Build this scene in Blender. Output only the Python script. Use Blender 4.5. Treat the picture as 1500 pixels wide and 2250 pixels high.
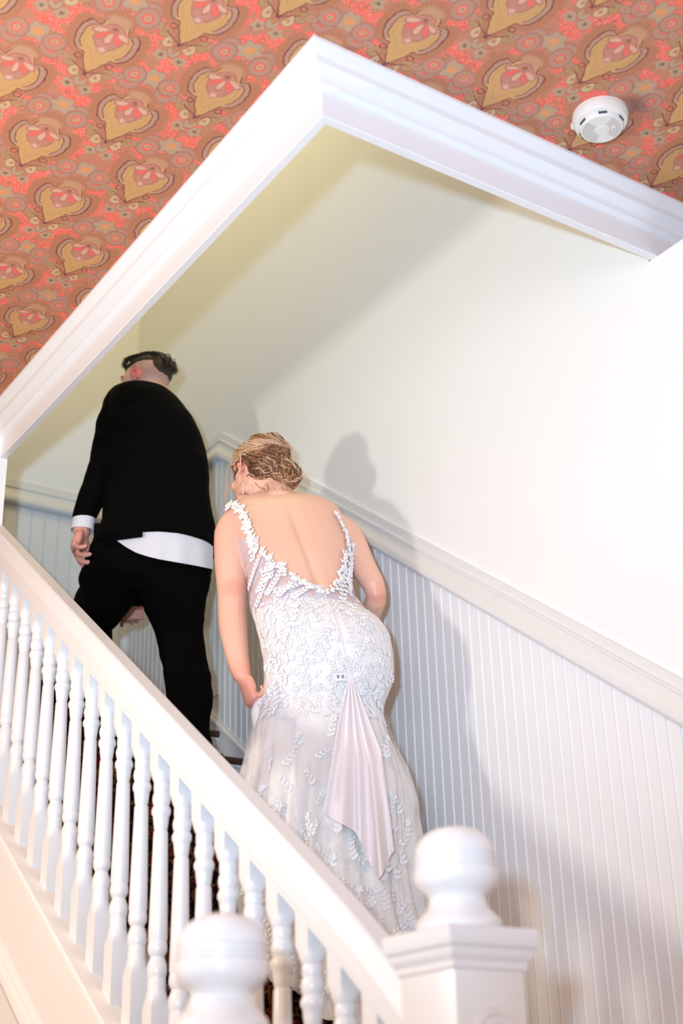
import bpy, bmesh, math, random
import numpy as np
from mathutils import Vector, Matrix
from mathutils.bvhtree import BVHTree
random.seed(7)
SC=bpy.context.scene; C=SC.collection
for o in list(bpy.data.objects): bpy.data.objects.remove(o)
PI=math.pi

# ------------------------------------------------------------------ camera
# origin = camera; X+ runs down the stair along the long wall, Y+ into the long wall, Z up
CR=Vector((0.55162908,0.83366116,-0.02672883)); CD=Vector((-0.35938122,0.20863803,-0.90956875)); CF=Vector((-0.75269548,0.51135041,0.41469297))
FPX=3047.6
cam=bpy.data.cameras.new('camera'); co=bpy.data.objects.new('camera',cam); C.objects.link(co)
mw=Matrix(((CR.x,-CD.x,-CF.x,0),(CR.y,-CD.y,-CF.y,0),(CR.z,-CD.z,-CF.z,0),(0,0,0,1)))
co.matrix_world=mw
cam.sensor_fit='HORIZONTAL'; cam.sensor_width=24; cam.lens=FPX/1500*24; cam.clip_start=.02
cam.dof.use_dof=True; cam.dof.focus_distance=4.2; cam.dof.aperture_fstop=2.6
SC.camera=co
# ------------------------------------------------------------------ light
SC.view_settings.view_transform='Standard'; SC.view_settings.look='None'
SC.view_settings.exposure=0.06; SC.view_settings.gamma=1; SC.view_settings.use_curve_mapping=False
w=bpy.data.worlds.new('world'); SC.world=w; w.use_nodes=True
w.node_tree.nodes['Background'].inputs[0].default_value=(1.0,.75,.57,1)
w.node_tree.nodes['Background'].inputs[1].default_value=0.75
def lamp(name,kind,loc,power,col,size,target=None):
    l=bpy.data.lights.new(name,kind); l.energy=power; l.color=col
    if kind=='AREA': l.shape='DISK'; l.size=size
    else: l.shadow_soft_size=size
    o=bpy.data.objects.new(name,l); C.objects.link(o); o.location=loc
    if target is not None: o.rotation_euler=(Vector(target)-Vector(loc)).to_track_quat('-Z','Y').to_euler()
    return o
# flash standing in the hall to the left, and the flash above the camera
lamp('hall_light','POINT',(-2.87,-.42,1.21),92,(1,.955,.82),.10)
fl=lamp('camera_flash','SPOT',(-.02,-.23,.20),560,(.47,.71,1.0),.05,(-4.0,2.3,3.9)); fl.data.spot_size=math.radians(94); fl.data.spot_blend=1.0
# broad soft fill lamp, added behind the camera to lift the shadows
lamp('hall_fill','AREA',(1.5,-2.3,.9),46,(.97,.98,1),1.8,(-2.6,1.9,.9))
# warm lamp of the upper hall, at the top of the stairwell
lamp('upper_hall_light','AREA',(-3.9,2.0,5.15),22.5,(1,.874,.52),1.5,(-3.9,2.0,0))

# ------------------------------------------------------------------ helpers
def px(x,y): return (CR*(x-750)+CD*(y-1125)+CF*FPX)
FH=Vector((CF.x,CF.y,0)).normalized(); RH=Vector((-FH.y,FH.x,0))*-1
def P(x,y,h):
    r=px(x,y); return r*(h/r.dot(FH))
def pj(p):
    z=p.dot(CF); return (p.dot(CR)/z*FPX+750, p.dot(CD)/z*FPX+1125)
def onp(x,y,axis,val):
    r=px(x,y); return r*(val/r[axis])
def tag(o,label=None,cat=None,group=None,kind=None):
    if label: o['label']=label
    if cat: o['category']=cat
    if group: o['group']=group
    if kind: o['kind']=kind
    return o
def empty(name,loc,label,cat,group=None):
    o=bpy.data.objects.new(name,None); C.objects.link(o); o.location=loc; o.empty_display_size=.1
    return tag(o,label,cat,group)
def smooth(me,ang=40):
    for p in me.polygons: p.use_smooth=True
    try: me.set_sharp_from_angle(angle=math.radians(ang))
    except Exception: pass
def link(name,me,mat,parent=None,sm=None):
    if mat and not me.materials: me.materials.append(mat)
    o=bpy.data.objects.new(name,me); C.objects.link(o)
    if parent:
        o.parent=parent; o.matrix_parent_inverse=Matrix.Translation(-parent.location)
    if sm: smooth(me,sm)
    return o
def mesh(name,vs,fs):
    me=bpy.data.meshes.new(name); me.from_pydata([tuple(v) for v in vs],[],fs); me.update(); return me
def fixn(me):
    bm=bmesh.new(); bm.from_mesh(me); bmesh.ops.recalc_face_normals(bm,faces=bm.faces); bm.to_mesh(me); bm.free(); return me
def box(a,b,bev=0):
    x0,y0,z0=a; x1,y1,z1=b
    me=mesh('m',[(x0,y0,z0),(x1,y0,z0),(x1,y1,z0),(x0,y1,z0),(x0,y0,z1),(x1,y0,z1),(x1,y1,z1),(x0,y1,z1)],
      [(0,3,2,1),(4,5,6,7),(0,1,5,4),(1,2,6,5),(2,3,7,6),(3,0,4,7)])
    if bev: bevel(me,bev)
    return me
def bevel(me,w,seg=2):
    bm=bmesh.new(); bm.from_mesh(me); bmesh.ops.bevel(bm,geom=list(bm.edges),offset=w,segments=seg,affect='EDGES',profile=.5); bm.to_mesh(me); bm.free()
def sweep(prof,frames,closed=True):
    """prof list of (a,b); frames list of (origin,U,V): point=o+U*a+V*b"""
    vs=[];fs=[];n=len(prof)
    for o,U,V in frames:
        for a,b in prof: vs.append(Vector(o)+Vector(U)*a+Vector(V)*b)
    for i in range(len(frames)-1):
        for j in range(n if closed else n-1):
            k=(j+1)%n; fs.append((i*n+j,i*n+k,(i+1)*n+k,(i+1)*n+j))
    if closed: fs.append(tuple(range(n))); fs.append(tuple((len(frames)-1)*n+j for j in range(n)))
    return fixn(mesh('s',vs,fs))
def lathe(prof,seg=24,sq=None):
    vs=[];fs=[];n=len(prof)
    for r,z in prof:
        for k in range(seg):
            t=2*PI*k/seg; vs.append((r*math.cos(t),r*math.sin(t),z))
    for i in range(n-1):
        for k in range(seg):
            q=(k+1)%seg; fs.append((i*seg+k,i*seg+q,(i+1)*seg+q,(i+1)*seg+k))
    fs.append(tuple(range(seg))[::-1]); fs.append(tuple((n-1)*seg+k for k in range(seg)))
    return mesh('l',vs,fs)
def joinm(mes,name='j'):
    bm=bmesh.new()
    for m in mes: bm.from_mesh(m)
    r=bpy.data.meshes.new(name); bm.to_mesh(r); bm.free(); return r
def shift(me,v):
    me.transform(Matrix.Translation(Vector(v))); return me
def tubem(pts,rad,seg=8,cap=True):
    """tube through pts, rad a number or list"""
    pts=[Vector(p) for p in pts]; n=len(pts)
    if not hasattr(rad,'__len__'): rad=[rad]*n
    vs=[];fs=[]; prev=None
    for i,p in enumerate(pts):
        t=(pts[min(i+1,n-1)]-pts[max(i-1,0)]).normalized()
        if prev is None:
            a=t.cross(Vector((0,0,1))); 
            if a.length<.1: a=t.cross(Vector((1,0,0)))
        else: a=prev-t*prev.dot(t)
        a.normalize(); prev=a; b=t.cross(a)
        for k in range(seg):
            q=2*PI*k/seg; vs.append(p+(a*math.cos(q)+b*math.sin(q))*rad[i])
    for i in range(n-1):
        for k in range(seg):
            q=(k+1)%seg; fs.append((i*seg+k,i*seg+q,(i+1)*seg+q,(i+1)*seg+k))
    if cap: fs.append(tuple(range(seg))[::-1]); fs.append(tuple((n-1)*seg+k for k in range(seg)))
    return mesh('t',vs,fs)
def catmull(pts,n=6):
    pts=[Vector(p) for p in pts]; out=[]
    for i in range(len(pts)-1):
        p0=pts[max(i-1,0)];p1=pts[i];p2=pts[i+1];p3=pts[min(i+2,len(pts)-1)]
        for k in range(n):
            t=k/n; out.append(.5*((2*p1)+(p2-p0)*t+(2*p0-5*p1+4*p2-p3)*t*t+(3*p1-p0-3*p2+p3)*t**3))
    out.append(pts[-1]); return out

# ------------------------------------------------------------------ materials
def mat(name,col,rough=.5,spec=.5,bump=0,bscale=60,var=0,vscale=8,metal=0,sss=0,sheen=0,coat=0):
    m=bpy.data.materials.new(name); m.use_nodes=True; nt=m.node_tree; b=nt.nodes['Principled BSDF']
    b.inputs['Base Color'].default_value=(*col,1); b.inputs['Roughness'].default_value=rough
    b.inputs['Specular IOR Level'].default_value=spec; b.inputs['Metallic'].default_value=metal
    if sss: b.inputs['Subsurface Weight'].default_value=sss; b.inputs['Subsurface Radius'].default_value=(.02,.008,.004); b.inputs['Subsurface Scale'].default_value=.6
    if sheen: b.inputs['Sheen Weight'].default_value=sheen
    if coat: b.inputs['Coat Weight'].default_value=coat
    tc=nt.nodes.new('ShaderNodeTexCoord')
    if var:
        n=nt.nodes.new('ShaderNodeTexNoise'); n.inputs['Scale'].default_value=vscale; n.inputs['Detail'].default_value=3
        nt.links.new(tc.outputs['Object'],n.inputs['Vector'])
        mx=nt.nodes.new('ShaderNodeMix'); mx.data_type='RGBA'
        mx.inputs[6].default_value=(*[c*(1-var) for c in col],1); mx.inputs[7].default_value=(*[min(1,c*(1+var)) for c in col],1)
        nt.links.new(n.outputs['Fac'],mx.inputs[0]); nt.links.new(mx.outputs[2],b.inputs['Base Color'])
    if bump:
        n=nt.nodes.new('ShaderNodeTexNoise'); n.inputs['Scale'].default_value=bscale; n.inputs['Detail'].default_value=4
        nt.links.new(tc.outputs['Object'],n.inputs['Vector'])
        bp=nt.nodes.new('ShaderNodeBump'); bp.inputs['Strength'].default_value=bump; bp.inputs['Distance'].default_value=.004
        nt.links.new(n.outputs['Fac'],bp.inputs['Height']); nt.links.new(bp.outputs['Normal'],b.inputs['Normal'])
    return m
M_paint=mat('white_gloss_paint',(.765,.755,.75),.32,.5,.12,25,.015)
M_wall=mat('white_plaster',(.87,.86,.84),.65,.3,.1,14,.015,2)
M_wains=mat('white_wainscot_paint',(.84,.83,.83),.38,.5,.1,30,.02)
M_wood=mat('dark_varnished_wood',(.06,.018,.010),.35,.5,.2,40,.4,20)
M_under=mat('white_string_paint',(.84,.80,.755),.45,.4,.1,20,.01)

# ---- wallpaper: pattern worked out with math nodes only
class NV:
    nt=None
    def __init__(s,o): s.o=o
    @staticmethod
    def m(op,*a):
        n=NV.nt.nodes.new('ShaderNodeMath'); n.operation=op
        for i,x in enumerate(a):
            if isinstance(x,NV): NV.nt.links.new(x.o,n.inputs[i])
            else: n.inputs[i].default_value=float(x)
        return NV(n.outputs[0])
    def __add__(s,b): return NV.m('ADD',s,b)
    def __radd__(s,b): return NV.m('ADD',b,s)
    def __sub__(s,b): return NV.m('SUBTRACT',s,b)
    def __rsub__(s,b): return NV.m('SUBTRACT',b,s)
    def __mul__(s,b): return NV.m('MULTIPLY',s,b)
    __rmul__=__mul__
    def __truediv__(s,b): return NV.m('DIVIDE',s,b)
def nmin(a,b): return NV.m('MINIMUM',a,b)
def nmax(a,b): return NV.m('MAXIMUM',a,b)
def nabs(a): return NV.m('ABSOLUTE',a)
def nlen(a,b): return NV.m('SQRT',a*a+b*b)
def nstep(d,w=.0015):   # 1 where d<0, soft edge w
    n=NV.nt.nodes.new('ShaderNodeMapRange'); n.clamp=True; n.interpolation_type='SMOOTHSTEP'
    NV.nt.links.new(d.o,n.inputs['Value']); n.inputs['From Min'].default_value=-w; n.inputs['From Max'].default_value=w
    n.inputs['To Min'].default_value=1; n.inputs['To Max'].default_value=0; return NV(n.outputs[0])
class NC:
    def __init__(s,o): s.o=o
def rgb(c):
    n=NV.nt.nodes.new('ShaderNodeRGB'); n.outputs[0].default_value=(*c,1); return NC(n.outputs[0])
def cmix(f,a,b,mode='MIX'):
    n=NV.nt.nodes.new('ShaderNodeMix'); n.data_type='RGBA'; n.blend_type=mode
    if isinstance(f,NV): NV.nt.links.new(f.o,n.inputs[0])
    else: n.inputs[0].default_value=f
    for i,x in ((6,a),(7,b)):
        if isinstance(x,NC): NV.nt.links.new(x.o,n.inputs[i])
        else: n.inputs[i].default_value=(*x,1)
    return NC(n.outputs[2])
def wallpaper():
    m=bpy.data.materials.new('paisley_wallpaper'); m.use_nodes=True; nt=m.node_tree; bs=nt.nodes['Principled BSDF']
    NV.nt=nt
    tc=nt.nodes.new('ShaderNodeTexCoord'); 
    nz=nt.nodes.new('ShaderNodeTexNoise'); nz.inputs['Scale'].default_value=55; nz.inputs['Detail'].default_value=2
    nt.links.new(tc.outputs['Object'],nz.inputs['Vector'])
    sb=nt.nodes.new('ShaderNodeVectorMath'); sb.operation='MULTIPLY_ADD'; nt.links.new(nz.outputs['Color'],sb.inputs[0]); sb.inputs[1].default_value=(.010,.010,0); nt.links.new(tc.outputs['Object'],sb.inputs[2])
    sx=nt.nodes.new('ShaderNodeSeparateXYZ'); nt.links.new(sb.outputs[0],sx.inputs[0])
    X=NV(sx.outputs[0])-.005; Y=NV(sx.outputs[1])-.005
    PX,PY=.412,.303; CX,CY=-2.5928-.012,1.1397
    RED=(.80,.085,.05); RED2=(.62,.06,.05); GOLD=(.56,.31,.115); HALO=(.40,.15,.075); GREY=(.42,.235,.155); DARK=(.17,.035,.03); PINK=(.50,.205,.145); BEI=(.43,.29,.18); OLV=(.40,.24,.10)
    # ground: red with fine vermicular speckle
    v=nt.nodes.new('ShaderNodeTexVoronoi'); v.inputs['Scale'].default_value=170; v.feature='DISTANCE_TO_EDGE'; nt.links.new(tc.outputs['Object'],v.inputs['Vector'])
    g=cmix(nstep(NV(v.outputs['Distance'])-.07,.05),RED,(.80,.27,.20))
    n2=nt.nodes.new('ShaderNodeTexNoise'); n2.inputs['Scale'].default_value=22; n2.inputs['Detail'].default_value=3; nt.links.new(tc.outputs['Object'],n2.inputs['Vector'])
    col=cmix(nstep(.515-NV(n2.outputs['Fac']),.02),g,(.48,.19,.11))
    v2=nt.nodes.new('ShaderNodeTexVoronoi'); v2.inputs['Scale'].default_value=30; nt.links.new(sb.outputs[0],v2.inputs['Vector'])
    rr=NV(v2.outputs['Distance'])
    col=cmix(nstep(nabs(rr-.30)-.03,.02),col,(.40,.12,.07))
    def fold(ox,oy):
        u=NV.m('WRAP',X-(CX+ox),PX/2,-PX/2); w_=NV.m('WRAP',Y-(CY+oy),PY/2,-PY/2)
        return u,nabs(w_),w_
    def ell(u,v_,cx,cy,rx,ry): # normalised distance
        return nlen((u-cx)/rx,(v_-cy)/ry)
    cells=[fold(0,0),fold(PX/2,PY/2)]
    for u,a,w_ in cells:      # secondary ornaments
        for cx,cy,rx,ry in ((.128,.050,.036,.030),(-.055,.104,.032,.030)):
            e=ell(u,a,cx,cy,rx,ry); col=cmix(nstep(e-1,.06),col,GREY)
            col=cmix(nstep(nabs(e-.95)-.07,.05),col,(.36,.15,.10)); col=cmix(nstep(nabs(e-.72)-.05,.05),col,(.44,.20,.15))
            col=cmix(nstep(e-.45,.08),col,RED); col=cmix(nstep(e-.30,.08),col,(.55,.30,.20)); col=cmix(nstep(e-.14,.08),col,OLV)
        th=NV.m('ARCTAN2',a,u-.163); e=nlen(u-.163,a)+.0045*NV.m('COSINE',th*6)
        col=cmix(nstep(e-.030,.002),col,BEI); col=cmix(nstep(nabs(e-.030)-.0015,.001),col,(.38,.17,.12)); col=cmix(nstep(e-.011,.003),col,(.72,.27,.08))
        th=NV.m('ARCTAN2',a-.024,u+.167); e=nlen(u+.167,a-.024)+.003*NV.m('COSINE',th*5)
        col=cmix(nstep(e-.0165,.002),col,BEI); col=cmix(nstep(e-.005,.002),col,(.15,.07,.03))
        for cx,cy,rx,ry,c_ in ((-.092,.050,.019,.016,OLV),(-.118,.027,.020,.015,(.56,.38,.20)),(-.142,0,.022,.016,BEI),(-.082,.072,.012,.016,GREY)):
            e=ell(u,a,cx,cy,rx,ry); col=cmix(nstep(e-1,.08),col,c_); col=cmix(nstep(nabs(e-1)-.08,.06),col,(.36,.15,.09)); col=cmix(nstep(e-.28,.1),col,(.42,.17,.09))
    for u,a,w_ in cells:      # the large cartouche
        th=NV.m('ARCTAN2',a,u)/PI
        fc=nt.nodes.new('ShaderNodeFloatCurve'); cv=fc.mapping.curves[0]
        pts=[(0,.098),(.05,.092),(.10,.084),(.15,.072),(.185,.066),(.215,.072),(.25,.084),(.32,.084),(.42,.078),(.54,.074),(.66,.071),(.74,.066),(.80,.059),(.85,.066),(.92,.082),(.97,.100),(1,.114)]
        while len(cv.points)<len(pts): cv.points.new(.5,.5)
        for p_,q in zip(cv.points,pts): p_.location=(q[0],q[1]*8); p_.handle_type='AUTO'
        fc.mapping.update(); nt.links.new(th.o,fc.inputs['Value'])
        R=NV(fc.outputs[0])*.125; r=nlen(u,a); q=r/R
        wing=NV.m('MULTIPLY',nstep(.20-th,.01),nstep(th-.72,.01))
        col=cmix(nstep((q-1.30)+0,.05),col,cmix(nstep(nabs(NV.m('SINE',th*120))-.3,.3),HALO,(.50,.21,.11)))
        col=cmix(nstep(q-1.02,.02),col,DARK)
        col=cmix(nstep(q-.97,.015),col,cmix(wing,GOLD,GREY))
        col=cmix(NV.m('MULTIPLY',nstep(nabs(q-.80)-.018,.012),wing),col,DARK)
        col=cmix(nstep(q-.78,.015),col,GOLD)
        col=cmix(nstep(nabs(q-.66)-.02,.02),col,(.52,.25,.08))
        # palmette
        e=ell(u,a,.082,0,.020,.030); col=cmix(nstep(e-1,.3),col,(.50,.26,.14))
        e=ell(u,a,.026,0,.046,.035); col=cmix(nstep(e-1,.08),col,PINK); col=cmix(nstep(nabs(e-1)-.05,.05),col,(.40,.14,.09))
        for k,(ang,L) in enumerate(((.0,.030),(.62,.033),(1.15,.027))):
            ca,sa=math.cos(PI-ang),math.sin(PI-ang)
            uu=(u-.053)*ca+a*sa; vv=(u-.053)*(-sa)+a*ca
            e=nlen((uu-.030)/(L*.62),vv/(.0032+uu*.13))
            col=cmix(nstep(e-1.35,.12),col,(.44,.17,.12)); col=cmix(nstep(e-.95,.12),col,(.80,.12,.09) if k==1 else (.66,.36,.24))
        e=nlen(u-.056,a); col=cmix(nstep(e-.007,.002),col,(.30,.11,.05))
        e=nabs(u+.020)+a; col=cmix(nstep(e-.016,.002),col,(.48,.22,.16)); col=cmix(nstep(e-.009,.002),col,(.66,.38,.26))
        # stem with curled arms
        e=nabs(u+.1135-.42*a-3.2*a*a)-.0016; e=nmax(e,a-.047); col=cmix(nstep(e,.0008),col,(.15,.035,.045))
        e=nabs(nlen(u+.066,a-.040)-.0085)-.0014; col=cmix(nstep(e,.0008),col,DARK)
        e=nlen(u+.117,a)-.0052; col=cmix(nstep(e,.001),col,(.15,.035,.06))
    n3=nt.nodes.new('ShaderNodeTexNoise'); n3.inputs['Scale'].default_value=420; nt.links.new(tc.outputs['Object'],n3.inputs['Vector'])
    col=cmix(nstep(.5-NV(n3.outputs['Fac']),.12)*.26,col,(.52,.24,.14))
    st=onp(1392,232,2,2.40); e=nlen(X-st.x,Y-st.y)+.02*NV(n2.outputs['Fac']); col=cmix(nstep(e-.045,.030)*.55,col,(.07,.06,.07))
    nt.links.new(col.o,bs.inputs['Base Color']); bs.inputs['Roughness'].default_value=.75; bs.inputs['Specular IOR Level'].default_value=.25
    return m
M_paper=wallpaper()
def carpet():
    m=bpy.data.materials.new('patterned_stair_carpet'); m.use_nodes=True; nt=m.node_tree; bs=nt.nodes['Principled BSDF']; NV.nt=nt
    tc=nt.nodes.new('ShaderNodeTexCoord')
    v=nt.nodes.new('ShaderNodeTexVoronoi'); v.inputs['Scale'].default_value=17; nt.links.new(tc.outputs['Object'],v.inputs['Vector'])
    n=nt.nodes.new('ShaderNodeTexNoise'); n.inputs['Scale'].default_value=60; nt.links.new(tc.outputs['Object'],n.inputs['Vector'])
    col=cmix(nstep(NV(v.outputs['Distance'])-.30,.1),(.010,.003,.004),(.16,.006,.006))
    col=cmix(nstep(nabs(NV(v.outputs['Distance'])-.45)-.05,.03),col,(.13,.05,.012))
    col=cmix(nstep(.60-NV(n.outputs['Fac']),.04),col,(.16,.05,.02))
    nt.links.new(col.o,bs.inputs['Base Color']); bs.inputs['Roughness'].default_value=.95; bs.inputs['Specular IOR Level'].default_value=.1
    return m
M_carpet=carpet()
# ================================================================== structure
YW=2.56; YB=1.46; XE=-5.55; ZF=-1.08; ZC=2.40; SL=.745; XH=-2.17; YH=1.455; ZH=2.226; ZL=1.64; XP=-4.262
def struct(name,me,m,sm=None):
    o=link(name,me,m,None,sm); o['kind']='structure'; return o
struct('floor',box((-6.6,-3,ZF-.1),(1.6,YW+.1,ZF)),mat('oak_floor',(.30,.17,.09),.4,.5,.1,30,.2,3))
# long wall (behind the bride). X<XH goes up the stairwell, X>XH only to the ledge under the ceiling
wb=struct('wall_back',joinm([box((XE-.12,YW,ZF),(XH-.03,YW+.12,5.2)),box((XH-.03,YW,ZF),(1.6,YW+.30,ZH))]),M_wall)
we=struct('wall_left',box((XE-.12,YB-.07,ZF),(XE,YW,5.2)),M_wall)
struct('wall_hall',joinm([box((XE-.12,YB-.05,ZF),(XP,YB+.02,ZC-.02))]),M_wall)
struct('wall_ledge',box((XH,YW+.24,ZH-.05),(1.6,YW+.3,ZC+.1)),M_wall)
# ceiling of the hall with the stair opening, in the patterned paper
def slab(z0,z1):
    return joinm([box((-6.6,-3,z0),(1.6,YH,z1)),box((XH,YH,z0),(1.6,YW+.3,z1)),box((-6.6,YH,z0),(XP-.02,YB+.05,z1))])
struct('ceiling',slab(ZC,ZC+.25),M_paper)
struct('wall_stairwell',joinm([box((XE,YH-.1,ZC+.25),(XH,YH,5.2)),box((XH,YH-.1,ZC+.25),(XH+.1,YW,5.2))]),M_wall)
struct('ceiling_upper',box((XE-.12,YH-.1,5.2),(XH+.1,YW+.12,5.3)),M_wall)
# ---- opening trim: crown against the ceiling, fascia board hanging below
CP=[(0,ZC),(.062,ZC),(.062,ZC-.008),(.056,ZC-.018),(.044,ZC-.026),(.040,ZC-.034),(.040,ZC-.040),(.046,ZC-.046),(.044,ZC-.056),(.032,ZC-.064),(.020,ZC-.070),(.016,ZC-.080),(.016,ZC-.086),(.008,ZC-.090),(0,ZC-.092)]
t=.020
# one sweep round the corner: mitre direction is (+X,-Y) from the corner
def frames_head():
    a=(XP-1.6,YH,0); b=(XH,YH,0); c=(XH,YW+.24,0)
    return [(a,(0,-1,0),(0,0,1)),(b,(1,-1,0),(0,0,1)),(c,(1,0,0),(0,0,1))]
tr=struct('trim_1',sweep(CP,frames_head()),M_paint,30)
FP=[(0,ZC-.08),(0,ZH+.014),(.003,ZH+.012),(.003,ZH+.002),(.001,ZH),(-t,ZH),(-t,ZC+.1),(0,ZC+.1)]
struct('trim_2',sweep(FP,frames_head()),M_paint,30)
# ---- sloped and level chair rail
def zr(x,x0,z0): return z0-SL*(x-x0)
RX0,RZ0=-4.657,2.805
# profile: out (a), along wall up (b measured vertically)
CRP=[(0,0),(.011,-.002),(.012,-.008),(.012,-.034),(.020,-.037),(.021,-.044),(.017,-.050),(.018,-.062),(.024,-.080),(.034,-.092),(.036,-.100),(.037,-.116),(.032,-.126),(.020,-.131),(.012,-.132),(0,-.132)]
out=Vector((0,-1,0))
mit=Vector((0,0,1))
crm=sweep([(a,b) for a,b in CRP],[((.9,YW,zr(.9,RX0,RZ0)),out,(0,0,1)),((RX0,YW,RZ0),out,(0,0,1)),((XE,YW,RZ0),out+Vector((1,0,0)),(0,0,1)),((XE,YB+.07,RZ0),(1,0,0),(0,0,1))])
struct('trim_3',crm,M_paint,30)
# ---- skirting
KX0,KZ0=-4.44,1.371; KXA=KX0-(1.75-KZ0)/SL
BP=[(0,0),(.010,0),(.013,-.006),(.013,-.012),(.020,-.016),(.022,-.026),(.018,-.034),(.014,-.040),(.014,-.26),(0,-.26)]
struct('baseboard_back',sweep(BP,[((.9,YW,zr(.9,KX0,KZ0)),out,(0,0,1)),((KXA,YW,1.75),out,(0,0,1)),((XE,YW,1.75),out+Vector((1,0,0)),(0,0,1)),((XE,YB+.07,1.75),(1,0,0),(0,0,1))]),M_wains,30)
# ---- beaded boards of the wainscot, each its own board
BW=.0436
def board(wd,h,sl):
    g=.0022; prof=[(0,.004),(g*.5,.004),(g,.007),(g+.0025,.0088),(g+.005,.0070),(g+.0062,.0042),(g+.0078,.007),(wd-.0006,.007),(wd,.004)]
    vs=[];fs=[]
    for x,y in prof:
        vs+= [(x,-y,-sl*x),(x,-y,h-sl*x)]
    for i in range(len(prof)-1): fs.append((2*i,2*i+2,2*i+3,2*i+1))
    return mesh('bead_board',vs,fs)
bm_s=board(BW,1.36,SL); bm_s.materials.append(M_wains); smooth(bm_s,50)
hs=(RZ0-.1)-(KZ0-SL*(RX0-KX0))+.03
x=RX0
k=0
while x<.8:
    o=bpy.data.objects.new('bead_board',bm_s); C.objects.link(o); o.parent=wb; o.location=(x,YW-.001,zr(x,RX0,RZ0)-.09-1.36+ .0)
    x+=BW; k+=1
bm_l=board(BW,1.08,0); bm_l.materials.append(M_wains); smooth(bm_l,50)
x=RX0-BW
while x>XE-BW:
    o=bpy.data.objects.new('bead_board',bm_l); C.objects.link(o); o.parent=wb; o.location=(x,YW-.001,RZ0-.09-1.08)
    x-=BW
bm_e=board(.0655,1.08,0); bm_e.materials.append(M_wains); smooth(bm_e,50)
y=YB+.07
while y<YW-.02:
    o=bpy.data.objects.new('bead_board',bm_e); C.objects.link(o); o.parent=we; o.rotation_euler=(0,0,PI/2); o.location=(XE+.001,y,RZ0-.09-1.08)
    y+=.0655

# ================================================================== staircase
RUN=.215; RISE=.16
st=empty('staircase',(-3,2,ZF),'white painted closed-string staircase with dark wood nosings and a dark red patterned carpet runner','staircase')
Y0,Y1=1.50,YW-.014
def nx(k): return -4.65+RUN*k
def nz(k): return 1.48-RISE*k
tread=mesh('tread',[],[])
tp=[(.0,0),(-.008,.006),(-.008,.006)]
def treadmesh():
    pr=[(-.30,0),(.006,0),(.013,-.005),(.016,-.014),(.013,-.023),(.006,-.028),(-.30,-.028)]
    return sweep([(a,b) for a,b in pr],[((0,Y0,0),(1,0,0),(0,0,1)),((0,Y1,0),(1,0,0),(0,0,1))])
tm=treadmesh(); tm.materials.append(M_wood); smooth(tm,40)
rm=joinm([box((-.035,Y0,-.172),(-.02,Y1,-.026)),sweep([(-.02,-.028),(.006,-.028),(.004,-.036),(-.006,-.040),(-.010,-.052),(-.014,-.056),(-.02,-.058)],[((0,Y0,0),(1,0,0),(0,0,1)),((0,Y1,0),(1,0,0),(0,0,1))])])
rm.materials.append(M_paint); smooth(rm,40)
for k in range(0,16):
    for nm,me in (('tread',tm),('riser',rm)):
        o=bpy.data.objects.new(nm,me); C.objects.link(o); o.parent=st; o.location=Vector((nx(k),0,nz(k)))-st.location
o=bpy.data.objects.new('riser',rm); C.objects.link(o); o.parent=st; o.location=Vector((nx(-1),0,ZL))-st.location
link('landing_nosing',sweep([(-.12,0),(.006,0),(.013,-.005),(.016,-.014),(.013,-.023),(.006,-.028),(-.12,-.028)],[((nx(-1),Y0,ZL),(1,0,0),(0,0,1)),((nx(-1),Y1,ZL),(1,0,0),(0,0,1))]),M_wood,st,40)
struct('floor_landing',box((XE,YB+.05,ZL-.2),(nx(-1)-.1,YW,ZL-.001)),mat('landing_boards',(.07,.025,.015),.5,.4,.1,30,.3,6))
# carpet runner follows treads and risers
vs=[];pts=[]
for k in range(-1,16):
    X_,Z_=(nx(k),nz(k)) if k>=0 else (nx(-1),ZL)
    if k==-1: pts.append((X_-.5,Z_+.006))
    pts+=[(X_+.008,Z_+.007),(X_+.020,Z_+.002),(X_+.024,Z_-.014),(X_+.018,Z_-.032),(X_-.006,Z_-.050),(X_-.012,Z_-.075),(X_-.012,Z_-RISE+.008)]
rn=sweep([(0,-.0),(0,.001)],[((0,0,0),(1,0,0),(0,0,1))],closed=False)
yr0,yr1=1.66,2.44
vs=[];fs=[]
for i,(a,b) in enumerate(pts):
    vs+=[(a,yr0,b),(a,yr1,b)]
    if i: fs.append((2*i-2,2*i-1,2*i+1,2*i))
cme=mesh('carpet_runner',vs,fs); link('carpet_runner',fixn(cme),M_carpet,st,50)
# closed string: board, mouldings, cap
SX,SZ=-4.0,.955
def zst(x): return SZ-SL*(x-SX)
def slope_part(name,prof,y,x0,x1,m,parent,zf=zst):
    return link(name,sweep(prof,[((x0,y,zf(x0)),(0,-1,0),(0,0,1)),((x1,y,zf(x1)),(0,-1,0),(0,0,1))]),m,parent,30)
XN=-1.90
slope_part('string_cap',[(.0,0),(.062,0),(.068,-.006),(.068,-.020),(.060,-.028),(.050,-.032),(.046,-.046),(.040,-.056),(.034,-.060),(0,-.060)],YB,XP-.02,XN,M_under,st)
slope_part('string_board',[(-.04,-.05),(.034,-.05),(.034,-.40),(-.04,-.40)],YB,XP-.02,XN,M_under,st)
slope_part('string_moulding',[(.03,-.295),(.040,-.297),(.046,-.306),(.046,-.318),(.058,-.326),(.062,-.345),(.056,-.365),(.044,-.380),(.042,-.392),(.036,-.40),(.03,-.40)],YB,XP-.02,XN,M_under,st)
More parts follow.
